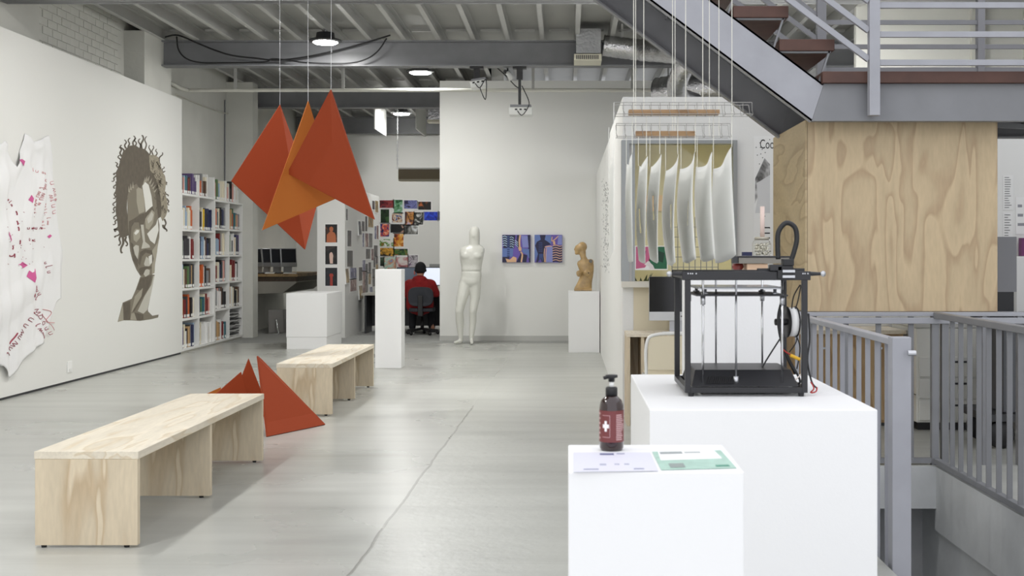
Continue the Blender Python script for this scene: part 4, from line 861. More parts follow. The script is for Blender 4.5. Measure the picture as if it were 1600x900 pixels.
# ================================================================== STAIRWELL RAILING
RX0, RX1, RD1 = 1.48, 2.42, 8.05; ZR = 1.0
rl = thing('stairwell_railing', 'grey steel bar railing around the stairwell opening in the floor', 'railing', (1.95, 6.9, 0))
MB().box(RX0-.025, RX0+.025, 5.5, RD1, ZR-.03, ZR).build('top_rail', M_steel_l, rl, bevel=.004)
MB().box(RX0-.025, 3.15, RD1-.025, RD1+.085, ZR-.026, ZR).box(RX0, 3.15, RD1-.03, RD1+.0, ZR-.075, ZR-.035).build('top_rail', M_steel_l, rl, bevel=.003)
MB().box(RX1-.025, RX1+.025, 4.0, RD1-.03, ZR-.04, ZR).build('top_rail', M_steel, rl, bevel=.004)
MB().box(RX0+.07, RX1+.02, RD1-.012, RD1+.028, .012, .045).build('bottom_rail', M_steel, rl)
MB().box(RX1-.02, RX1+.02, 4.0, RD1-.03, .012, .045).build('bottom_rail', M_steel, rl)
MB().box(RX0-.04, RX0+.045, 5.43, 5.505, -.9, ZR+.012).build('end_post', M_steel_l, rl, bevel=.004)
MB().box(RX0+.0, RX0+.03, 5.50, 5.53, -.9, ZR-.03).build('inner_post', M_steel, rl)
MB().lathe([(.012, 0), (.012, .035)], (RX0+.02, 5.40, ZR-.055), 10, axis='x').build('hinge_pin', M_silver, rl)
bp = MB().box(RX0-.012, RX0+.012, 7.88, 7.89, -.2, ZR-.03).build('baluster', M_steel_l, rl); WLb = WLOC[bp.name].copy()
for k in range(1, 13):
    WLOC['baluster'] = WLb; clone(bp, (0, -.185*k, 0), rl)
bp2 = MB().box(RX1-.015, RX1+.015, 7.70, 7.71, .045, ZR-.04).build('baluster', M_steel, rl); w2 = WLOC[bp2.name].copy(); nm2 = bp2.name
for k in range(1, 22):
    WLOC[nm2] = w2; clone(bp2, (0, -.166*k, 0), rl)
bp3 = MB().box(1.60, 1.635, RD1-.006, RD1+.006, .045, ZR-.03).build('baluster', M_steel, rl); w3 = WLOC[bp3.name].copy(); nm3 = bp3.name
for k in range(1, 4):
    WLOC[nm3] = w3; clone(bp3, (.213*k, 0, 0), rl)
for x in (RX1-.03, RX1+.035): MB().box(x, x+.045, RD1-.02, RD1+.025, .0, ZR-.026).build('corner_post', M_steel, rl)
for x in (2.72, 2.95, 3.1): MB().box(x, x+.03, RD1-.02, RD1+.02, .0, ZR-.026).build('corner_post', M_steel, rl)

# ================================================================== BIG PLYWOOD BOX
bx0, bx1, bd0, bd1, bz0, bz1 = 1.57, 2.835, 8.08, 9.33, 1.003, 2.262
pb_ = thing('plywood_crate', 'large square plywood box resting on the railing under the landing', 'crate', (2.2, 8.7, bz0))
MB().box(bx0+.012, bx1-.0, bd0, bd0+.018, bz0, bz1).build('front_panel', M_plyb, pb_, bevel=.002)
MB().box(bx0, bx0+.018, bd0+.0, bd1, bz0, bz1).build('side_panel', M_plys, pb_, bevel=.002)
MB().box(bx1-.018, bx1, bd0+.019, bd1, bz0, bz1).build('side_panel', M_plys, pb_, bevel=.002)
MB().box(bx0+.018, bx1-.018, bd1-.018, bd1, bz0, bz1).build('back_panel', M_plyb, pb_)
MB().box(bx0+.018, bx1-.018, bd0+.018, bd1-.018, bz1-.018, bz1).build('top_panel', M_plyb, pb_)
MB().box(bx0+.018, bx1-.018, bd0+.018, bd1-.018, bz0, bz0+.018).build('bottom_panel', M_plyb, pb_)
fr_ = thing('support_frame', 'grey steel frame carrying the back of the plywood box behind the railing', 'frame', (2.2, 9.2, 0))
for x in (1.62, 2.77): MB().box(x, x+.04, 8.15, 9.3, ZR-.04, 1.002).build('bearer', M_steel, fr_); MB().box(x, x+.04, 9.26, 9.3, 0, ZR-.04).build('leg', M_steel, fr_)
# things behind the railing
cb = thing('wooden_cabinet', 'low pale wooden cabinet behind the stairwell railing', 'cabinet', (2.2, 10.1, 0))
MB().box(1.85, 2.70, 9.85, 10.38, .03, .74).build('body', wood('cab_wood', (196, 166, 122), (166, 134, 92), (5, 5, 1), 5, 2), cb); MB().box(1.83, 2.72, 9.83, 10.39, .74, .77).build('worktop', M_plyt, cb); MB().box(1.87, 2.68, 9.88, 10.36, 0, .03).build('kickplate', M_dark, cb)
for x0 in (1.86, 2.285): d_ = MB().box(x0, x0+.41, 9.832, 9.85, .05, .72).build('door', wood('cab_wood', (196, 166, 122), (166, 134, 92), (5, 5, 1), 5, 2), cb); MB().box(x0+.18, x0+.24, 9.815, 9.832, .62, .635).build('handle', M_silver, d_)
cp = thing('photocopier', 'white floor-standing photocopier with drawers behind the railing', 'copier', (3.05, 10.0, 0))
M_cop = mat('copier_white', (224, 224, 218), .5)
MB().box(2.74, 3.40, 9.62, 10.36, .06, .80).build('body', M_cop, cp, bevel=.01); MB().box(2.76, 3.38, 9.65, 10.34, 0, .06).build('base', M_black, cp); MB().box(2.73, 3.41, 9.61, 10.37, .80, .84).build('lid', mat('copier_lid', (196, 196, 192), .5), cp, bevel=.008)
for k in range(3): q = MB().box(2.76, 3.38, 9.605, 9.62, .08+.17*k, .235+.17*k).build('drawer', M_cop, cp, bevel=.004); MB().box(3.0, 3.14, 9.598, 9.605, .19+.17*k, .205+.17*k).build('handle', M_dark, q)
MB().box(2.732, 2.74, 9.80, 9.92, .42, .45).build('side_grip', M_dark, cp); MB().box(2.735, 2.74, 9.63, 10.34, .275, .28).build('side_seam', M_dark, cp)
tl_ = thing('flatbed_trolley', 'dark flatbed trolley on black wheels behind the right railing', 'trolley', (3.35, 8.9, 0))
MB().box(2.95, 3.9, 8.65, 9.25, .20, .25).build('platform', M_dark, tl_); MB().box(3.85, 3.89, 8.67, 9.23, .25, .95).build('push_bar', M_dark, tl_)
for x in (3.08, 3.75):
    for y in (8.72, 9.16): MB().lathe([(.09, -.02), (.1, -.012), (.1, .012), (.09, .02)], (x, y, .10), 20, axis='y').build('wheel', M_black, tl_, True)
tag(MB().box(3.1, 3.75, 8.72, 9.15, .252, .86).build('shade_stand_in_box', mat('shade_grey', (84, 86, 90), .6), bevel=.01), 'dark grey box on the flatbed trolley, standing in for shading behind', 'box')  # box coloured dark in place of the shaded balusters further back
# notices and furniture at the right edge
gp = thing('grey_screen', 'plain grey flat panel standing right of the plywood box', 'panel', (3.4, 9.2, 1.0))
a = P(1557, 370, 9.6); b = P(1587, 456, 9.6)
MB().box(a.x-.25, b.x, 9.58, 9.62, b.z, a.z).build('panel', mat('panel_grey', (150, 151, 156), .6), gp); MB().box(a.x-.2, b.x-.02, 9.585, 9.615, .86, b.z).build('foot', M_dark, gp)
sbn = thing('side_bench', 'dark topped counter under the grey panel at the right edge', 'counter', (3.6, 9.8, 0))
MB().box(3.45, 4.6, 9.5, 10.38, .83, .86).build('top', M_dark, sbn); MB().box(3.5, 4.55, 9.55, 10.38, 0, .83).build('body', mat('counter_grey', (170, 170, 168), .6), sbn)
def notice(px0, py0, px1, py1, label, rows, mcol=M_paper, D=10.4, ink=(120, 120, 120), margin=.15):
    a = P(px0, py0, D); b = P(px1, py1, D); t = thing('notice', label, 'notice', ((a.x+b.x)/2, D, b.z), 'notices on the white office wall')
    MB().box(a.x, b.x, D-.004, D, b.z, a.z).build('sheet', mcol, t)
    m_ = MB(); hh = (a.z-b.z)/(rows+1); wd = b.x-a.x
    for k in range(rows):
        z = a.z-hh*(k+.8); m_.box(a.x+wd*margin, a.x+wd*(margin+random.uniform(.35, 1-2*margin)), D-.005, D-.004, z-hh*.3, z)
    if rows: q = m_.build('print', mat('ink_%d' % ink[0], ink, .7), t); q['kind'] = 'stuff'
    return t
notice(1567, 274, 1583, 328, 'narrow printed list taped high on the wall right of the plywood box', 14)
notice(1567, 332, 1582, 384, 'narrow printed list below another, right of the plywood box', 12)
notice(1587, 308, 1606, 366, 'white notice with a grey column at the right edge of the picture', 3, ink=(150, 150, 155))
a = P(1591, 372, 10.38); tag(MB().box(a.x, a.x+.12, 10.30, 10.37, a.z-.15, a.z).build('purple_folder', mat('purple_card', (112, 44, 100), .5)), 'small purple folder at the right edge beside the grey panel', 'folder')
tag(MB().box(a.x-.05, a.x+.35, 10.28, 10.38, .86, a.z-.155).build('paper_box', M_paper, bevel=.004), 'white paper box under the purple folder at the right edge', 'box')
# poster on the office front
D = 10.4; a = P(1178, 213, D); b = P(1222, 402, D)
po = thing('poster', 'black and white dotted poster half hidden behind the plywood box', 'poster', ((a.x+b.x)/2, D, b.z))
MB().box(a.x, b.x, D-.004, D, b.z, a.z).build('sheet', M_paper, po)
M_inkb = mat('ink_black', (34, 34, 34), .6)
m_ = MB(); random.seed(5)
for k in range(26):
    x = random.uniform(1180, 1204); y = random.choice([random.uniform(214, 260), random.uniform(330, 395), random.uniform(214, 395)]); c = P(x, y, D-.0045); m_.lathe([(.0045, 0), (.0045, .001)], c, 8, axis='y')
q = m_.build('dots', M_inkb, po); q['kind'] = 'stuff'
v, f_ = text_mesh('Coo', .11); m_ = MB(); m_.v = [Vector((p.x*.62, -.0008, p.y))+P(1187, 232, D-.0042) for p in v]; m_.f = f_; m_.m = [0]*len(f_); q = m_.build('lettering', M_inkb, po)
def pp(lst): return [P(1160+x/3.6, 190+y/3.6, D-.0042) for x, y in lst]
MB().prism(pp([(72, 320), (125, 205), (155, 240), (155, 300), (100, 335), (80, 345), (85, 430), (70, 460)]), (0, -.0006, 0)).build('photo_shadow', print_mat('poster_ink', [(70, 70, 70), (150, 150, 150), (220, 220, 220)], 9, 3), po)
MB().prism(pp([(80, 345), (155, 300), (155, 515), (72, 515), (85, 430)]), (0, -.0006, 0)).build('photo_light', mat('poster_pale', (214, 215, 216), .6), po)
m_ = MB()
for (x0, x1, y) in ((124, 155, 597), (114, 155, 628), (140, 155, 655)): m_.prism(pp([(x0, y-4), (x1, y-4), (x1, y+3), (x0, y+3)]), (0, -.0006, 0))
q = m_.build('small_print', M_inkb, po); q['kind'] = 'stuff'
# speckles on the office side wall
m_ = MB(); random.seed(9)
for k in range(260):
    t_ = random.random(); y = 150*t_; z = 0
    pxx = random.gauss(947, 3.0); pyy = 285+135*t_+random.uniform(-6, 6); p = PX(pxx, pyy, OX); r_ = random.uniform(.006, .014)
    m_.prism([(OX, p.y+1.7*r_*math.cos(a_), p.z+r_*math.sin(a_)) for a_ in [k2*math.pi/3 for k2 in range(6)]], (-.0015, 0, 0))
o = m_.build('speckle_decal', M_inkb); o['kind'] = 'stuff'; tag(o, 'scatter of black speckles on the white side wall of the office', 'wall decal')

# ================================================================== OFFICE: WINDOW POSTER, INTERIOR, DESK, COMPUTER, CHAIR
D = 10.395; a = P(992, 384, D); b = P(1043.5, 422, D)
wp = thing('window_poster', 'pink and green abstract picture with white border in the office window corner', 'picture', ((a.x+b.x)/2, D, b.z))
MB().box(a.x, b.x, D-.004, D, b.z, a.z).build('sheet', M_paper, wp)
def wq(lst): return [P(992+x*51.5, 384+y*38, D-.004) for x, y in lst]
for nm_, c, sh_ in (('pink_area', (196, 96, 134), [(.03, .04), (.55, .04), (.5, .5), (.3, .9), (.03, .95)]), ('green_area', (36, 104, 70), [(.55, .04), (.97, .04), (.97, .95), (.6, .95), (.42, .6)]), ('dark_area', (60, 24, 44), [(.2, .3), (.34, .2), (.3, .5), (.12, .6)]), ('white_stroke', (226, 220, 218), [(.28, .78), (.4, .62), (.55, .8), (.6, .96), (.45, .96), (.42, .84)]), ('dark_green_area', (20, 62, 44), [(.7, .2), (.9, .3), (.85, .7), (.68, .6)])):
    MB().prism(wq(sh_), (0, -.0006 if 'area' in nm_ and 'dark' not in nm_ else -.0012, 0)).build(nm_, mat('art_'+nm_, c, .5), wp)
D = 13.38
tag(MB().box(P(1007, 0, D).x, P(1040, 0, D).x, D-.01, D+.01, P(0, 330, D).z, P(0, 305, D).z).build('peach_notice', mat('peach', (240, 206, 170), .6)), 'peach coloured notice on the yellow wall inside the office', 'notice')
wr = thing('wire_rack', 'tall wire rack standing inside the office behind the window', 'rack', (1.5, 12.3, 0)); x0, x1 = P(1050, 0, 12.3).x, P(1122, 0, 12.3).x
for k in range(9): x = x0+(x1-x0)*k/8; MB().tube([(x, 12.3, 0), (x, 12.3, 1.75)], .005, 6).build('upright_wire', M_grey, wr)
for k in range(14): z = .35+k*.10; MB().tube([(x0, 12.3, z), (x1, 12.3, z)], .004, 6).build('cross_wire', M_grey, wr)
ofl = thing('office_fill_light', 'added unseen ceiling light brightening the glazed office', 'ceiling lamp', (1.8, 11.9, 2.6))  # no lamp visible here; added to light the office interior
MB().box(1.5, 2.7, 11.6, 12.2, 2.61, 2.655).build('frame', M_white, ofl); MB().box(1.53, 2.67, 11.63, 12.17, 2.60, 2.61).build('diffuser', mat('office_fill_diffuser', (255, 246, 224), .5, emit=14.0), ofl)
fo = thing('fluffy_plant', 'small dull green plant low in the office window corner', 'plant', (.62, 10.75, 1.0)); MB().lathe([(.05, .95), (.06, 1.08)], (.66, 10.75, 0), 12).build('pot', M_grey, fo)
fo.location = (.66, 10.75, .95); WLOC[fo.name] = Vector(fo.location)
for o_ in list(bpy.data.objects):
    if o_.parent is fo: parent_to(o_, fo)
for k in range(16):
    a_ = random.uniform(0, 6.28); r_ = random.uniform(.04, .12); c = Vector((.66+.02*math.cos(a_), 10.75, 1.08)); e = c+Vector((r_*math.cos(a_), r_*math.sin(a_)*.6, random.uniform(.03, .14))); n_ = Vector((-math.sin(a_), math.cos(a_), 0))*.018
    MB().prism([c, (c+e)/2+n_, e, (c+e)/2-n_], (0, 0, .002)).build('leaf', mat('leaf_dull', (92, 104, 78), .6), fo)
tag(MB().box(.60, 1.4, 10.62, 10.9, .90, .95).box(.60, .63, 10.62, 10.9, 0, .90).box(1.37, 1.4, 10.62, 10.9, 0, .90).build('console_table', M_cream), 'cream console inside the office below the window, holding the plant', 'table')
DD0, DD1 = 9.85, 10.3
od = thing('plywood_desk', 'small pale plywood desk against the office under the window', 'desk', (.9, 10.05, 0))
MB().box(.485, 1.50, DD0, DD1, .715, .74).build('desk_top', M_plyt, od); MB().box(.487, .512, DD0+.01, DD1, 0, .715).build('side_panel', M_plyf, od); MB().box(1.47, 1.495, DD0+.01, DD1, 0, .715).build('side_panel', M_plyf, od); MB().box(.60, .625, DD0+.02, DD1, 0, .715).build('divider', M_plyf, od); MB().box(.512, 1.47, DD1-.02, DD1, .3, .715).build('back_panel', M_plyf, od)
ic = thing('desktop_computer', 'black-screened silver all-in-one computer on the plywood desk', 'monitor', (.95, 10.12, .74)); a = P(1014, 432, 10.1); x1 = a.x+.53; zb_ = P(0, 487, 10.1).z; zc_ = P(0, 501, 10.1).z
MB().box(a.x, x1, 10.09, 10.12, zc_, a.z).build('casing', M_silver, ic, bevel=.006); MB().box(a.x+.002, x1-.002, 10.085, 10.09, zb_, a.z-.002).build('screen', mat('black_glass', (10, 10, 12), .12), ic); MB().box(a.x+.002, x1-.002, 10.085, 10.09, zc_+.002, zb_).build('chin', mat('alu_pale', (206, 208, 210), .4, metal=.3), ic)
MB().box(a.x+.17, a.x+.36, 10.12, 10.135, .745, zc_+.12).build('stand', M_silver, ic); MB().box(a.x+.17, a.x+.36, 10.0, 10.2, .74, .75).build('foot', M_silver, ic); MB().lathe([(.001, 0), (.011, .001)], (a.x+.265, 10.0845, (zb_+zc_)/2), 12, axis='y').build('chin_mark', M_black, ic)
kb = MB().box(a.x+.1, a.x+.42, 9.88, 9.98, .741, .752).build('keyboard', M_paper, bevel=.003); tag(kb, 'thin white keyboard on the plywood desk', 'keyboard')
wc = thing('tubular_chair', 'chair with white tubular frame and cream back panel at the plywood desk', 'chair', (.88, 9.5, 0)); M_tube = mat('white_tube', (232, 232, 228), .35)
xa, xb = P(1010, 0, 9.4).x, P(1090, 0, 9.4).x; zt_ = P(0, 523, 9.4).z
MB().tube(smoothpath([(xa, 9.40, 0), (xa, 9.40, .4), (xa, 9.40, zt_-.08), (xa+.07, 9.40, zt_), (xb-.07, 9.40, zt_), (xb, 9.40, zt_-.08), (xb, 9.40, .4), (xb, 9.40, 0)], 6), .013).build('back_frame', M_tube, wc, True)
MB().box(xa+.01, xb-.01, 9.398, 9.41, zt_-.27, zt_-.012).build('back_panel', M_cream, wc, bevel=.004); MB().box(xa-.0, xb, 9.40, 9.80, .44, .465).build('seat', M_cream, wc, bevel=.008)
for x in (xa, xb): MB().tube([(x, 9.42, .43), (x, 9.79, .43), (x, 9.79, 0)], .012).build('leg', M_tube, wc, True)

# ================================================================== 3D PRINTER
pr = thing('printer_3d', 'black open-frame 3D printer standing on the large white plinth', '3D printer', (.73, 5.25, .80))
q0, q1, r0, r1, z0 = .483, .982, 5.0, 5.50, .815; zt_ = P(0, 424, 5.0).z; bwid = .023
for x in (q0, q1-bwid):
    for y in (r0, r1-bwid): MB().box(x, x+bwid, y, y+bwid, z0, zt_).build('post', M_blackm, pr, bevel=.002)
for x, y in ((q0+.02, r0+.012), (q1-.03, r0+.012), (q0+.02, r1-.02), (q1-.03, r1-.02)): MB().lathe([(.011, .80), (.013, .815)], (x+.005, y, 0), 12).build('foot', M_black, pr)
MB().box(q0+bwid, q1-bwid, r0, r0+.022, z0, z0+.022).build('base_bar', M_blackm, pr); MB().box(q0+bwid, q1-bwid, r1-.022, r1, z0, z0+.022).build('base_bar', M_blackm, pr)
for x in (q0, q1-.022): MB().box(x, x+.022, r0+bwid, r1-bwid, z0, z0+.022).build('base_bar', M_blackm, pr)
MB().box(q0-.012, q1+.012, r0-.002, r0+.024, zt_-.036, zt_-.0).build('top_bar', M_blackm, pr, bevel=.002); MB().box(q0-.012, q1+.012, r1-.024, r1+.002, zt_-.036, zt_).build('top_bar', M_blackm, pr, bevel=.002)
for x in (q0-.008, q1-.018): MB().box(x, x+.026, r0+.024, r1-.024, zt_-.03, zt_-.004).build('top_bar', M_blackm, pr)
for sg, xx in ((-1, q0-.012), (1, q1+.012)): k = MB().tube([(xx, r0+.01, zt_-.010), (xx+sg*.05, r0+.01, zt_-.010)], [.009, .006]).build('axis_arm', M_blackm, pr); MB().lathe([(.010, -.006), (.012, 0), (.010, .006)], (xx+sg*.052, r0+.008, zt_-.010), 14, axis='y').build('idler', M_silver, k, True)
bs = MB(); bs.hexa([(q0+.03, r0+.03, z0+.022), (q1-.03, r0+.03, z0+.022), (q1-.03, r1-.04, z0+.022), (q0+.03, r1-.04, z0+.022), (q0+.05, r0+.10, z0+.085), (q1-.05, r0+.10, z0+.085), (q1-.05, r1-.08, z0+.085), (q0+.05, r1-.08, z0+.085)]); bo = bs.build('electronics_box', M_blackm, pr, bevel=.003)
for k in range(14): x = q0+.09+k*.0085; MB().bar((x, r0+.038, z0+.034), (x+.012, r0+.067, z0+.062), .004, .002).build('vent_slot', M_black, bo)
MB().box(q0+.21, q0+.225, r0+.052, r0+.066, z0+.056, z0+.062).build('usb_port', M_silver, bo)
zb1 = P(0, 462, 5.1).z
for x, y in ((q0+.078, r0+.05), (q1-.095, r0+.05), (q0+.06, r1-.06), (q1-.115, r1-.06)): ro = MB().tube([(x, y, z0+.03), (x, y, zt_-.03)], .0048, 10).build('guide_rod', M_chrome, pr, True); MB().tube([(x, y, zb1-.035), (x, y, zb1)], .010, 12).build('linear_bearing', M_silver, ro, True)
for x, y in ((q0+.215, r0+.055), (q0+.18, r1-.05)): ro = MB().tube([(x, y, z0+.06), (x, y, zt_-.035)], .0042, 8).build('lead_screw', M_silver, pr, True); MB().tube([(x, y, z0+.03), (x, y, z0+.062)], .011, 12).build('coupler', M_silver, ro, True)
MB().box(q0+.05, q1-.075, r0+.03, r1-.04, zb1, zb1+.006).build('bed_frame', M_blackm, pr); MB().box(q0+.06, q1-.09, r0+.06, r1-.05, zb1+.028, zb1+.033).build('print_bed', M_silver, pr, bevel=.001); MB().box(q0+.06, q1-.09, r0+.06, r1-.05, zb1+.0335, zb1+.037).build('bed_glass', mat('bed_grey', (150, 152, 154), .2), pr)
for x in (q0+.09, q1-.12):
    for y in (r0+.08, r1-.08): MB().lathe([(.014, zb1+.006), (.016, zb1+.012), (.007, zb1+.014), (.007, zb1+.028)], (x, y, 0), 14).build('levelling_knob', M_silver, pr, True)
zz = zt_
MB().box(q0+.30, q0+.49, r0+.02, r0+.05, zz, zz+.012).build('gantry_bar', M_blackm, pr); MB().box(q1-.125, q1-.06, r0-.012, r0+.06, zz-.03, zz+.022).build('carriage', M_black, pr, bevel=.003); MB().box(q1-.155, q1-.105, r0-.012, r0+.035, zz+.002, zz+.028).build('stepper_motor', M_blackm, pr, bevel=.003)
MB().box(q1-.10, q1-.055, r0+.0, r0+.05, zz+.022, zz+.05).build('fan_duct', M_black, pr, bevel=.003)
for k in range(2): MB().box(q1-.105, q1-.055, r0-.018, r0-.012, zz-.004-.022*k, zz+.006-.022*k).build('carriage_clip', M_silver, pr)
for x in (q0+.012, q0+.022, q0+.03, q0+.045, q1+.0, q1-.02, q1-.012): MB().lathe([(.003, -.001), (.0032, 0)], (x, r0-.0035, zt_-.009), 8, axis='y').build('bolt', M_silver, pr)
def pts5(l, d): return smoothpath([P(1200+x/3, 330+y/3, d) for x, y in l], 6)
MB().tube(pts5([(48, 225), (45, 160), (50, 95), (85, 55), (125, 75), (135, 130), (122, 190), (105, 240)], 5.06), .0105, 10).build('cable_sleeve', M_black, pr, True)
for l, r_ in (([(75, 330), (65, 420), (50, 500), (60, 590), (90, 680), (130, 760)], .008), ([(150, 345), (120, 400), (112, 470), (125, 560), (150, 640), (135, 740)], .003), ([(155, 345), (140, 420), (120, 500), (135, 600), (100, 660)], .0028), ([(190, 480), (195, 600), (185, 700), (205, 800), (230, 830)], .004), ([(55, 600), (-20, 720), (-45, 790), (-30, 855), (30, 860), (70, 850)], .0035), ([(90, 680), (130, 750), (150, 800), (120, 820)], .005)): MB().tube(pts5(l, 5.12 if r_ > .0036 else 5.2), r_, 6).build('cable', M_black, pr, True)
MB().tube(pts5([(60, 640), (100, 670), (150, 690)], 5.1), .003, 6).build('cable', mat('red_cable', (170, 40, 36), .5), pr, True); MB().tube(pts5([(200, 800), (215, 830), (200, 850), (225, 845), (230, 825)], 5.03), .003, 6).build('cable', mat('red_cable', (170, 40, 36), .5), pr, True)
MB().tube(pts5([(105, 675), (150, 695)], 5.08), .007, 8).build('connector', mat('yellow_plug', (226, 178, 44), .5), pr, True); MB().tube(pts5([(120, 800), (150, 770), (160, 760)], 5.06), .003, 6).build('cable', mat('white_cable', (226, 214, 206), .5), pr, True)
spc = P(1236, 503, 5.22); spx = MB().lathe([(.02, -.03), (.098, -.03), (.098, -.027), (.05, -.026), (.05, .026), (.098, .027), (.098, .03), (.02, .03)], (0, 0, 0), 32, axis='x')
R = Matrix.Rotation(math.radians(8), 3, 'Z'); spx.v = [R@(p*.68)+spc for p in spx.v]; so3 = spx.build('filament_spool', M_black, pr, True)
fil = MB().lathe([(.05, -.024), (.09, -.024), (.09, .024), (.05, .024)], (0, 0, 0), 32, axis='x'); fil.v = [R@(p*.68)+spc for p in fil.v]; fil.build('white_filament', M_paper, so3, True)
MB().tube([spc+R@Vector((-.07, 0, 0)), spc+R@Vector((.03, 0, 0))], .014, 12).build('spool_holder', M_black, so3, True)

# items on the tall plinth behind the printer
zp = 1.272; D = 6.5
tr2 = thing('grey_tray', 'flat grey metal tray with black rim behind the printer top', 'tray', (1.0, D, 1.32)); a = P(1141, 400, D); b = P(1233, 411.5, D)
MB().box(a.x+.03, b.x, D-.11, D+.11, b.z, a.z-.008).build('body', mat('tray_grey', (128, 124, 116), .45, metal=.3), tr2, bevel=.002); MB().box(a.x+.03, b.x, D-.112, D+.112, a.z-.008, a.z).build('rim', M_blackm, tr2); MB().box(a.x, a.x+.028, D-.10, D-.04, b.z+.002, a.z-.004).build('latch', M_dark, tr2)
tag(MB().box(P(1163, 0, D).x, P(1195, 0, D).x, D-.1, D+.1, zp, b.z-.001).build('tan_box', mat('tan_card', (198, 168, 140), .6), bevel=.003), 'tan cardboard box under the grey tray on the tall plinth', 'box')
sj = MB(); c = P(1152, 0, D); sj.lathe([(.022, zp), (.03, zp+.012), (.022, zp+.025), (.032, zp+.04), (.026, b.z-.001)], (c.x, D-.02, 0), 16); tag(sj.build('red_jar', mat('red_glaze', (120, 44, 38), .3), None, True), 'dark red lumpy pot under the left end of the grey tray', 'pot')
c = P(1190, 400, D-.02); zj = a.z+.001
jr = thing('glass_jar', 'square-shouldered glass jar filled with clear beads on the grey tray', 'jar', (c.x, c.y, zj))
MB().lathe([(.044, zj), (.05, zj+.006), (.05, zj+.066), (.04, zj+.082), (.036, zj+.085)], (c.x, c.y, 0), 24).build('glass', glass_mat('jar_glass', (.97, .97, .95)), jr, True); MB().lathe([(.038, zj+.083), (.038, zj+.097), (.034, zj+.1)], (c.x, c.y, 0), 24).build('lid', mat('jar_lid', (170, 164, 150), .4, metal=.6), jr, True)
random.seed(3); m_ = MB()
for k in range(90): a_ = random.uniform(0, 6.28); r_ = .036*math.sqrt(random.random()); m_.ell((c.x+r_*math.cos(a_), c.y+r_*math.sin(a_), zj+.008+random.uniform(0, .055)), (.0065,)*3, 6)
q = m_.build('beads', mat('bead', (216, 212, 198), .2), jr, True); q['kind'] = 'stuff'
tag(MB().tube([(c.x+.004, c.y, zj+.1), (c.x+.004, c.y, zj+.26)], .012, 12).build('pale_tube', mat('pale_pink', (222, 200, 190), .5), None, True), 'pale pink stick standing upright on the lid of the glass jar', 'stick')
c = P(1165, 400, D); tag(MB().box(c.x-.024, c.x+.026, D-.06, D-.02, zj, zj+.02).build('small_box', mat('navy_card', (34, 38, 78), .5)), 'small navy box on the grey tray left of the jar', 'box')

# ================================================================== WIRE BASKETS AND HANGING SHEETS
M_wire = mat('galvanised_wire', (150, 148, 144), .4, metal=.6); M_str = mat('white_string', (222, 220, 208), .7)
BN, BF = 4.95, 5.62
def basket(d, px0, px1, yt, yb, dep, label, strings, board, scale_n):
    a = P(px0, yt, d); b = P(px1, yb, d); t = thing('wire_basket', label, 'wire basket', ((a.x+b.x)/2, d, b.z), 'hanging wire baskets')
    for z, y in ((a.z, d), (b.z, d), (a.z, d+dep), (b.z, d+dep)): MB().tube([(a.x, y, z), (b.x, y, z)], .0016, 6).build('rim_wire', M_wire, t)
    n = scale_n
    for k in range(n+1):
        x = a.x+(b.x-a.x)*k/n; MB().tube([(x, d, a.z), (x, d, b.z+.012), (x+.006, d+.006, b.z), (x+.006, d+dep, b.z), (x, d+dep, a.z)], .0012, 5).build('rib_wire', M_wire, t)
    for px in strings: c = P(px, yt, d); MB().tube([(c.x, d+dep*.5, b.z), (c.x, d+dep*.5, 4.5)], .0015, 5).build('hanging_string', M_str, t)
    x0, x1, y0, y1 = board; p = P(x0, y0, d+dep*.5); q = P(x1, y1, d+dep*.5)
    tag(MB().box(p.x, q.x, d+.012, d+dep-.012, b.z+.002, b.z+.002+(p.z-q.z)).build('timber_offcut', wood('offcut', (166, 132, 92), (130, 98, 64), (3, 30, 30), 5, 2)), 'brown timber board lying in the %s hanging wire basket' % ('nearer' if d < 5.2 else 'further'), 'board')
    return a, b
ovr = thing('overhead_rail', 'pair of thin steel rails high above the stairwell holding the basket strings', 'rail', (2.5, 5.3, 4.5))
for d in (BN+.045, BF+.04): MB().box(-1.4, 7.1, d-.02, d+.02, 4.49, 4.53).build('bar', M_steel, ovr)
basket(BN, 960, 1175, 160, 178, .09, 'upper wire basket hanging on strings, nearer of the two', (991, 1007, 1073, 1100, 1146), (982, 1123, 171, 177.5), 15)
basket(BF, 963, 1141, 193, 213, .08, 'lower wire basket hanging on strings, further of the two', (994, 1052, 1056, 1110, 1125), (993, 1086, 203, 211), 13)
M_sheet = mat('drafting_film', (246, 246, 242), .6)
nt = M_sheet.node_tree; tb = nt.nodes.new('ShaderNodeBsdfTranslucent'); tb.inputs[0].default_value = (.93, .93, .91, 1); mx = nt.nodes.new('ShaderNodeMixShader'); mx.inputs[0].default_value = .5
nt.links.new(nt.nodes['Principled BSDF'].outputs[0], mx.inputs[1]); nt.links.new(tb.outputs[0], mx.inputs[2]); nt.links.new(mx.outputs[0], nt.nodes['Material Output'].inputs[0])
def s6(x, y): return (960+x/3.75, 200+y/3.75)
sheets = [((70, 210), (105, 152), (85, 765), (103, 775)), ((140, 222), (188, 165), (148, 770), (183, 785)), ((208, 225), (266, 152), (215, 768), (264, 785)), ((300, 250), (371, 155), (312, 798), (362, 787)), ((390, 240), (474, 142), (396, 785), (474, 767)), ((485, 228), (580, 138), (497, 772), (580, 765)), ((580, 240), (688, 112), (588, 792), (705, 742))]
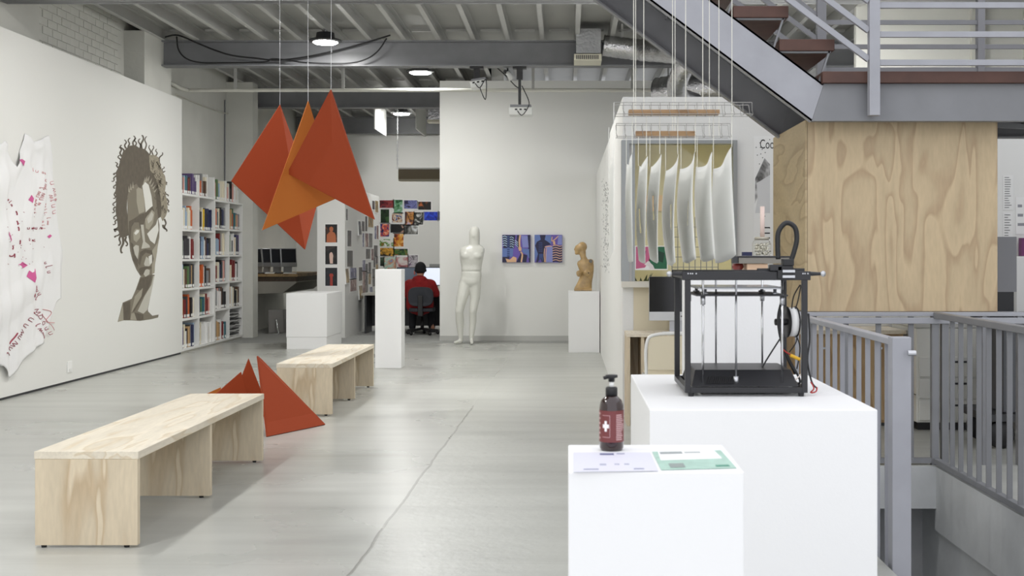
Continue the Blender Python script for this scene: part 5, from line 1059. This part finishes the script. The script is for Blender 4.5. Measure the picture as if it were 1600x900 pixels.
for k, (tl2, tr3, bl2, br2) in enumerate(sheets):
    # left edge hangs from the far basket, right edge from the near one
    Tl, Bl = P(*s6(*tl2), BF), P(*s6(*bl2), BF-.02); Tr, Br = P(*s6(*tr3), BN+.045), P(*s6(*br2), BN+.05)
    m_ = MB(); n, v_ = 12, 16
    for i in range(n+1):
        u = i/n
        for j in range(v_+1):
            w_ = j/v_; top = Tl.lerp(Tr, u); bot = Bl.lerp(Br, u); top.z -= .022*math.sin(u*math.pi); bot.z -= .012*math.sin(u*math.pi)
            p = top.lerp(bot, w_); p.x += -.016*math.sin(w_*math.pi)*(1-.6*u)+.006*math.sin(u*6+w_*3+k); m_.v.append(p)
    cut = {4: (7, 6, 10), 3: (6, 6, 10), 2: (6, 5, 9), 5: (6, 7, 8), 6: (5, 7, 9), 1: (6, 7, 11)}.get(k)
    for i in range(n):
        for j in range(v_):
            if cut and i == cut[0] and cut[1] <= j < cut[2] and k not in (5, 6): continue
            q = i*(v_+1)+j; m_.f.append([q, q+1, q+v_+2, q+v_+1]); m_.m.append(0)
    t = thing('hanging_sheet', 'thin white film sheet with a slit hanging between the wire baskets, %s from the left' % ORD[k], 'sheet', (Bl.x, (BN+BF)/2, min(Bl.z, Br.z)), 'white film sheets hanging in a row')
    o = m_.build('sheet', M_sheet, t, True, recalc=False); sf = o.modifiers.new('solid', 'SOLIDIFY'); sf.thickness = .0012
    for c, d in ((Tl, BF), (Tr, BN)): MB().tube([c, (c.x, c.y, P(0, 213 if d == BF else 178, d).z)], .0013, 5).build('string', M_str, t)
a = P(961, 240, BN); o = MB().tube([(a.x-.005, BN, 1.785), (a.x-.005, BN, 1.99)], .0013, 5).tube([(a.x-.002, BF, 1.715), (a.x-.002, BF, 1.96)], .0013, 5).hexa([(a.x-.004, BN, 1.40), (a.x-.003, BN, 1.40), (a.x+.0, BF, 1.36), (a.x-.001, BF, 1.36), (a.x-.006, BN, 1.79), (a.x-.005, BN, 1.79), (a.x-.002, BF, 1.72), (a.x-.003, BF, 1.72)]).build('hanging_sheet', M_sheet)

tag(o, 'thin white film sheet seen almost edge-on, leftmost of the hanging row', 'sheet', 'white film sheets hanging in a row')

# ================================================================== BOTTLE AND PAPERS ON NEAR PLINTH
zt = .8545; c = P(955.5, 703, 3.30)
bo = thing('pump_bottle', 'dark brown pump bottle with reddish label and white cross on the near plinth', 'bottle', (c.x, c.y, zt)); bx, by = c.x, c.y
M_amb = mat('amber_plastic', (38, 16, 14), .12, coat=.6); bw_ = .0325
MB().lathe([(.02, zt), (.030, zt+.002), (bw_, zt+.008), (bw_, zt+.112), (.0315, zt+.122), (.027, zt+.134), (.018, zt+.142), (.0145, zt+.146)], (bx, by, 0), 32).build('body', M_amb, bo, True)
MB().lathe([(.016, zt+.145), (.016, zt+.166), (.013, zt+.169)], (bx, by, 0), 24).build('collar', M_black, bo, True)
pu = MB().lathe([(.0062, zt+.168), (.0062, zt+.184)], (bx, by, 0), 16).build('pump_stem', M_paper, bo, True)
MB().lathe([(.0085, zt+.183), (.0085, zt+.192), (.017, zt+.195), (.016, zt+.201), (.004, zt+.202)], (bx, by, 0), 20).bar((bx-.004, by, zt+.197), (bx-.021, by-.004, zt+.193), .012, .008).build('pump_head', M_black, bo, True)
lb = MB().lathe([(bw_+.0004, zt+.024), (bw_+.0004, zt+.108)], (bx, by, 0), 32, a0=math.radians(170), a1=math.radians(370)).build('label', mat('label_red', (112, 52, 52), .5), bo, True, recalc=False)
def curved(mb, a0, a1, z0, z1, up=.0009):
    n = max(2, int((a1-a0)/5)); r_ = bw_+up
    for k in range(n):
        b0, b1 = math.radians(a0+(a1-a0)*k/n), math.radians(a0+(a1-a0)*(k+1)/n); mb.face([(bx+r_*math.cos(b0), by+r_*math.sin(b0), z0), (bx+r_*math.cos(b1), by+r_*math.sin(b1), z0), (bx+r_*math.cos(b1), by+r_*math.sin(b1), z1), (bx+r_*math.cos(b0), by+r_*math.sin(b0), z1)])
m_ = MB(); curved(m_, 224, 256, zt+.062, zt+.072); curved(m_, 234, 246, zt+.053, zt+.062); curved(m_, 234, 246, zt+.072, zt+.081); m_.build('white_cross', mat('print_white', (238, 232, 232), .5), lb, recalc=False)
m_ = MB(); random.seed(4)
for k in range(14): z = zt+.030+k*.005; curved(m_, 290, random.uniform(318, 345), z, z+.0028)
for k in range(6): curved(m_, 178, 206, zt+.032+k*.013, zt+.037+k*.013)
curved(m_, 222, 260, zt+.095, zt+.0962); curved(m_, 222, 260, zt+.037, zt+.0382); curved(m_, 259, 261, zt+.0382, zt+.095)
q = m_.build('label_print', mat('print_pink', (196, 160, 160), .5), lb, recalc=False); q['kind'] = 'stuff'
def top(px, py): dd = (H-zt)*F/(py-CY); p = P(px, py, dd); return Vector((p.x, p.y, zt))
def flatpoly(name, pts, m, parent, lift, th=.0004): return MB().prism([top(*q)+Vector((0, 0, lift)) for q in pts], (0, 0, th)).build(name, m, parent)
def quadmap(c4):
    return lambda u, v: (c4[0][0]*(1-u)*(1-v)+c4[1][0]*u*(1-v)+c4[2][0]*u*v+c4[3][0]*(1-u)*v, c4[0][1]*(1-u)*(1-v)+c4[1][1]*u*(1-v)+c4[2][1]*u*v+c4[3][1]*(1-u)*v)
pa = thing('information_sheet', 'pale lilac printed sheet lying on the near plinth, left of the green one', 'paper', top(960, 722)+Vector((0, 0, 0))); Lq = [(896, 707.5), (1016, 707.5), (1029, 736.5), (896, 738)]
flatpoly('sheet', Lq, mat('lilac_paper', (222, 222, 234), .4), pa, .0008); m1 = quadmap(Lq)
for nm_, u0, u1, v0, v1, c in (('heading', .34, .52, .06, .14, (96, 100, 140)), ('line', .56, .66, .06, .1, (150, 152, 180)), ('line', .32, .40, .60, .68, (170, 172, 190)), ('line', .5, .56, .6, .66, (170, 172, 190)), ('line', .62, .68, .6, .66, (170, 172, 190)), ('footer', .12, .30, .86, .90, (130, 134, 160)), ('footer', .72, .84, .86, .9, (110, 116, 150))):
    flatpoly(nm_, [m1(u0, v0), m1(u1, v0), m1(u1, v1), m1(u0, v1)], mat('ink%d' % c[0], c, .6), pa, .0013)
pa = thing('green_leaflet', 'green and white leaflet lying on the near plinth, right side', 'paper', top(1080, 720)); Gq = [(1019, 706.5), (1126, 704), (1151, 732), (1033, 735)]
flatpoly('sheet', Gq, mat('mint_paper', (172, 204, 190), .4, var=.1, vscale=30), pa, .0008); m1 = quadmap(Gq)
flatpoly('white_area', [m1(.08, .0), m1(.9, .0), m1(.92, .46), m1(.06, .48)], M_paper, pa, .0013)
for nm_, u0, u1, v0, v1, c in (('heading', .10, .42, .04, .16, (150, 156, 156)), ('heading', .45, .68, .06, .14, (176, 180, 180)), ('badge', .14, .34, .68, .9, (140, 150, 146)), ('line', .75, .93, .82, .9, (90, 150, 130))):
    flatpoly(nm_, [m1(u0, v0), m1(u1, v0), m1(u1, v1), m1(u0, v1)], mat('inkg%d' % c[0], c, .6), pa, .0018)

# ================================================================== CEILING SERVICES
wp_ = smoothpath([(-5.55, 16.65, 3.80), (-5.55, 17.3, 3.78), (-5.5, 17.75, 3.755), (-5.2, 17.8, 3.755), (-3, 17.8, 3.755), (3.0, 17.8, 3.75)], 5)
pi = thing('overhead_pipe', 'thin white conduit pipe running across under the ceiling', 'pipe', (-1.2, 17.8, 3.74)); MB().tube(wp_, .028, 10).build('pipe', mat('pipe_white', (214, 213, 204), .45), pi, True)
for px in (368, 536, 833, 988): c = P(px, 140, 17.8); MB().box(c.x-.02, c.x+.02, 17.78, 17.82, 3.75, ZJ+.05).build('pipe_hanger', M_joist, pi)
def rope(name, label, cat, pts, r_, m, group=None): return tag(MB().tube(smoothpath(pts, 6), r_, 7).build(name, m, None, True), label, cat, group)
BD_ = 16.18
rope('power_cable', 'black cable sagging along the main beam, upper one', 'cable', [P(*q, BD_) for q in ((258, 58), (278, 55), (310, 68), (340, 80), (365, 87), (400, 91), (430, 94), (470, 90), (520, 80), (570, 67), (610, 55))], .011, M_black, 'cables on the main beam')
rope('power_cable', 'black cable drooping along the main beam flange, lower one', 'cable', [P(*q, BD_-.02) for q in ((276, 57), (279, 78), (292, 92), (315, 98), (350, 98), (412, 97), (425, 92), (450, 94), (480, 98), (540, 99), (570, 93), (590, 80), (604, 60))], .010, M_black, 'cables on the main beam')
rope('power_cable', 'thin dark cable looping behind the second beam end near the white wall', 'cable', [P(*q, 18.5) for q in ((770, 100), (790, 118), (805, 134), (812, 138))], .008, M_black, 'cables on the main beam')
rope('wall_conduit', 'thin vertical conduit on the painted brick wall above the bookcases', 'pipe', [(-5.585, 20.1, 2.2), (-5.585, 20.1, 3.0), (-5.585, 20.1, 3.9)], .012, M_grey)
rope('drooping_cable', 'pale cable drooping on the brick wall beneath the white pipe', 'cable', [PX(275, 147, -5.57), PX(305, 160, -5.57), PX(345, 175, -5.57), PX(360, 177, -5.57), PX(372, 172, -5.57), PX(370, 145, -5.57)], .010, mat('pale_cable', (196, 194, 184), .5))
def projector(px0, px1, py0, py1, d, pole_px, py_top, tilt, label):
    a = P(px0, py0, d); b = P(px1, py1, d); t = thing('projector', label, 'projector', ((a.x+b.x)/2, d, b.z), 'ceiling projectors'); c = (a+b)/2; R = Matrix.Rotation(tilt, 3, 'Y')
    MB().obox(c, (b.x-a.x, .26, (a.z-b.z)*.62), R).build('body', mat('projector_white', (216, 217, 214), .4), t, bevel=.012); MB().obox(c+Vector((0, 0, (a.z-b.z)*.36)), ((b.x-a.x)*.9, .22, (a.z-b.z)*.3), R).build('rear_panel', M_grey, t)
    for k in (-1, 0, 1): MB().obox(c+R@Vector((k*.06, -.132, .02)), (.03, .006, .02), R).build('socket', M_black, t)
    p = P(pole_px, py_top, d); MB().box(p.x-.018, p.x+.018, d-.018, d+.018, c.z+.03, ZB+.01).build('pole', M_black, t); MB().box(p.x-.09, p.x+.09, d-.06, d+.06, ZB-.03, ZB-.002).build('ceiling_plate', M_black, t); MB().box(p.x-.04, p.x+.04, d-.03, d+.03, ZB-.17, ZB-.03).build('joint', M_black, t)
    MB().tube(smoothpath([p+Vector((.03, -.03, -.25)), p+Vector((.12, -.1, -.45)), c+Vector((.10, -.14, .05)), c+Vector((.02, -.15, -.06)), c+Vector((-.04, -.14, .0))]), .006, 6).build('cable', M_black, t, True)
projector(796, 832, 165, 185, 16.28, 812, 105, 0, 'white projector hanging on a long black pole under the main beam')
projector(736, 761, 124, 141, 16.28, 745, 104, -.16, 'tilted white projector on a short black mount, left of the pole projector')
sl = thing('spot_camera', 'small white spotlight on the beam between the two projectors', 'spotlight', P(797, 118, 16.4)); a = P(793, 112, 16.4); b = P(800, 124, 16.4)
MB().tube([a, b], [.03, .045], 12).build('barrel', mat('projector_white', (216, 217, 214), .4), sl, True); MB().tube([a, (a.x, a.y, ZB)], .012, 8).build('bracket', M_black, sl); MB().lathe([(.02, 0), (.03, .03)], a+Vector((-.03, -.03, 0)), 10, axis='y').build('knob', M_black, sl)
# ducts
vb = thing('air_vent', 'foil wrapped air vent box with cream grille under the beam', 'air vent', P(918, 90, 15.9)); a = P(900, 48, 15.9); b = P(938.5, 86, 15.9)
MB().box(a.x, b.x, 15.75, 16.1, b.z, a.z).build('plenum_box', mat('dull_foil', (160, 161, 162), .4, metal=.7, bump=.6, bscale=30), vb)
g0, g1 = P(897, 85, 15.7), P(940, 95, 15.7); gr = MB().box(g0.x, g1.x, 15.66, 16.1, g1.z, g0.z).build('grille', mat('grille_cream', (214, 210, 190), .5), vb)
for k in range(12): x = g0.x+.03+k*(g1.x-g0.x-.06)/12; MB().box(x, x+.012, 15.652, 15.66, g1.z+.015, g0.z-.015).build('grille_slot', M_dark, gr)
def duct(pts, r_, label):
    pth = smoothpath(pts, 9); rr = [r_*(1+.05*(k % 2)+.02*math.sin(k*1.7)) for k in range(len(pth))]
    t = thing('flexible_duct', label, 'duct', pth[len(pth)//2]-Vector((0, 0, r_)), 'silver flexible air ducts'); MB().tube(pth, rr, 20).build('foil_hose', M_foil, t, True)
    for q in (pth[len(pth)//4], pth[3*len(pth)//4]): MB().box(q.x-.012, q.x+.012, q.y-.002, q.y+.002, q.z+r_*.8, ZC).build('hanging_strap', M_joist, t)
    return t
d1_ = duct([P(942, 71, 15.95), P(965, 74, 15.95), P(1000, 78, 15.9), (P(1030, 80, 15.6)), P(1070, 84, 15.2), P(1140, 84, 15.0)], .135, 'silver flexible duct running right from the air vent box')
duct([P(1078, 92, 14.3), P(1066, 110, 14.4), P(1058, 132, 14.6), P(1062, 150, 15.0), P(1085, 160, 15.6)], .115, 'silver flexible duct bending down above the office')
duct([P(1030, 150, 16.9), P(1050, 146, 16.8), P(1085, 140, 16.7), P(1150, 138, 16.7)], .24, 'wide dark foil duct lying behind the office roof')
# far room: hanging baffles, chain and light trough, vent
for k, (q, m, lab) in enumerate((([(586, 171), (604, 171), (604, 213), (586, 201)], M_white, 'white hanging board under the far ceiling, lit by the lamp'), ([(651, 171), (666, 171), (666, 214), (651, 201)], M_dark, 'dark hanging board under the far ceiling beside the vent'))):
    pts = [P(q[0][0], 160, 22.6), P(q[1][0], 172, 24.2), P(*q[2], 24.2), P(*q[3], 22.6)]; tag(MB().prism(pts, (-.02, 0, 0)).build('hanging_board', M_white), lab, 'board', 'boards hung under the far ceiling')
tg = thing('light_trough', 'long brownish light trough hanging on a chain in the far room', 'light fitting', P(655, 283, 23)); a = P(624, 264, 23); b = P(700, 283, 23)
MB().box(a.x, b.x, 22.85, 23.15, b.z+.03, a.z).build('body', mat('trough_brown', (118, 106, 84), .6), tg); MB().box(a.x, b.x, 22.84, 23.16, a.z-.015, a.z+.01).build('top_flange', M_white, tg); MB().box(a.x, b.x, 22.86, 23.14, b.z, b.z+.03).build('lower_flange', mat('trough_pale', (176, 170, 150), .6), tg)
c = P(621, 262, 23); z = a.z
while z < 4.16:
    MB().tube([(c.x+.012*math.cos(t_), 23, z+.022+.022*math.sin(t_)) if int(z*30) % 2 else (c.x, 23+.012*math.cos(t_), z+.022+.022*math.sin(t_)) for t_ in [k*math.pi/4 for k in range(8)]], .005, 5, closed=True).build('chain_link', M_silver, tg); z += .037
MB().tube([(c.x, 23, 4.15), (c.x, 23, ZC)], .006, 6).build('chain_hook', M_silver, tg)
fv = thing('foil_vent', 'foil vent with cream grille just left of the white wall corner', 'air vent', P(678, 192, 21.9)); a = P(670, 168, 21.9); b = P(690, 188, 21.9)
MB().box(a.x, b.x, 21.8, 22.1, b.z, ZC).build('duct_box', M_foil, fv); MB().box(a.x-.02, b.x, 21.78, 22.1, b.z-.04, b.z).build('grille', mat('grille_cream', (214, 210, 190), .5), fv)
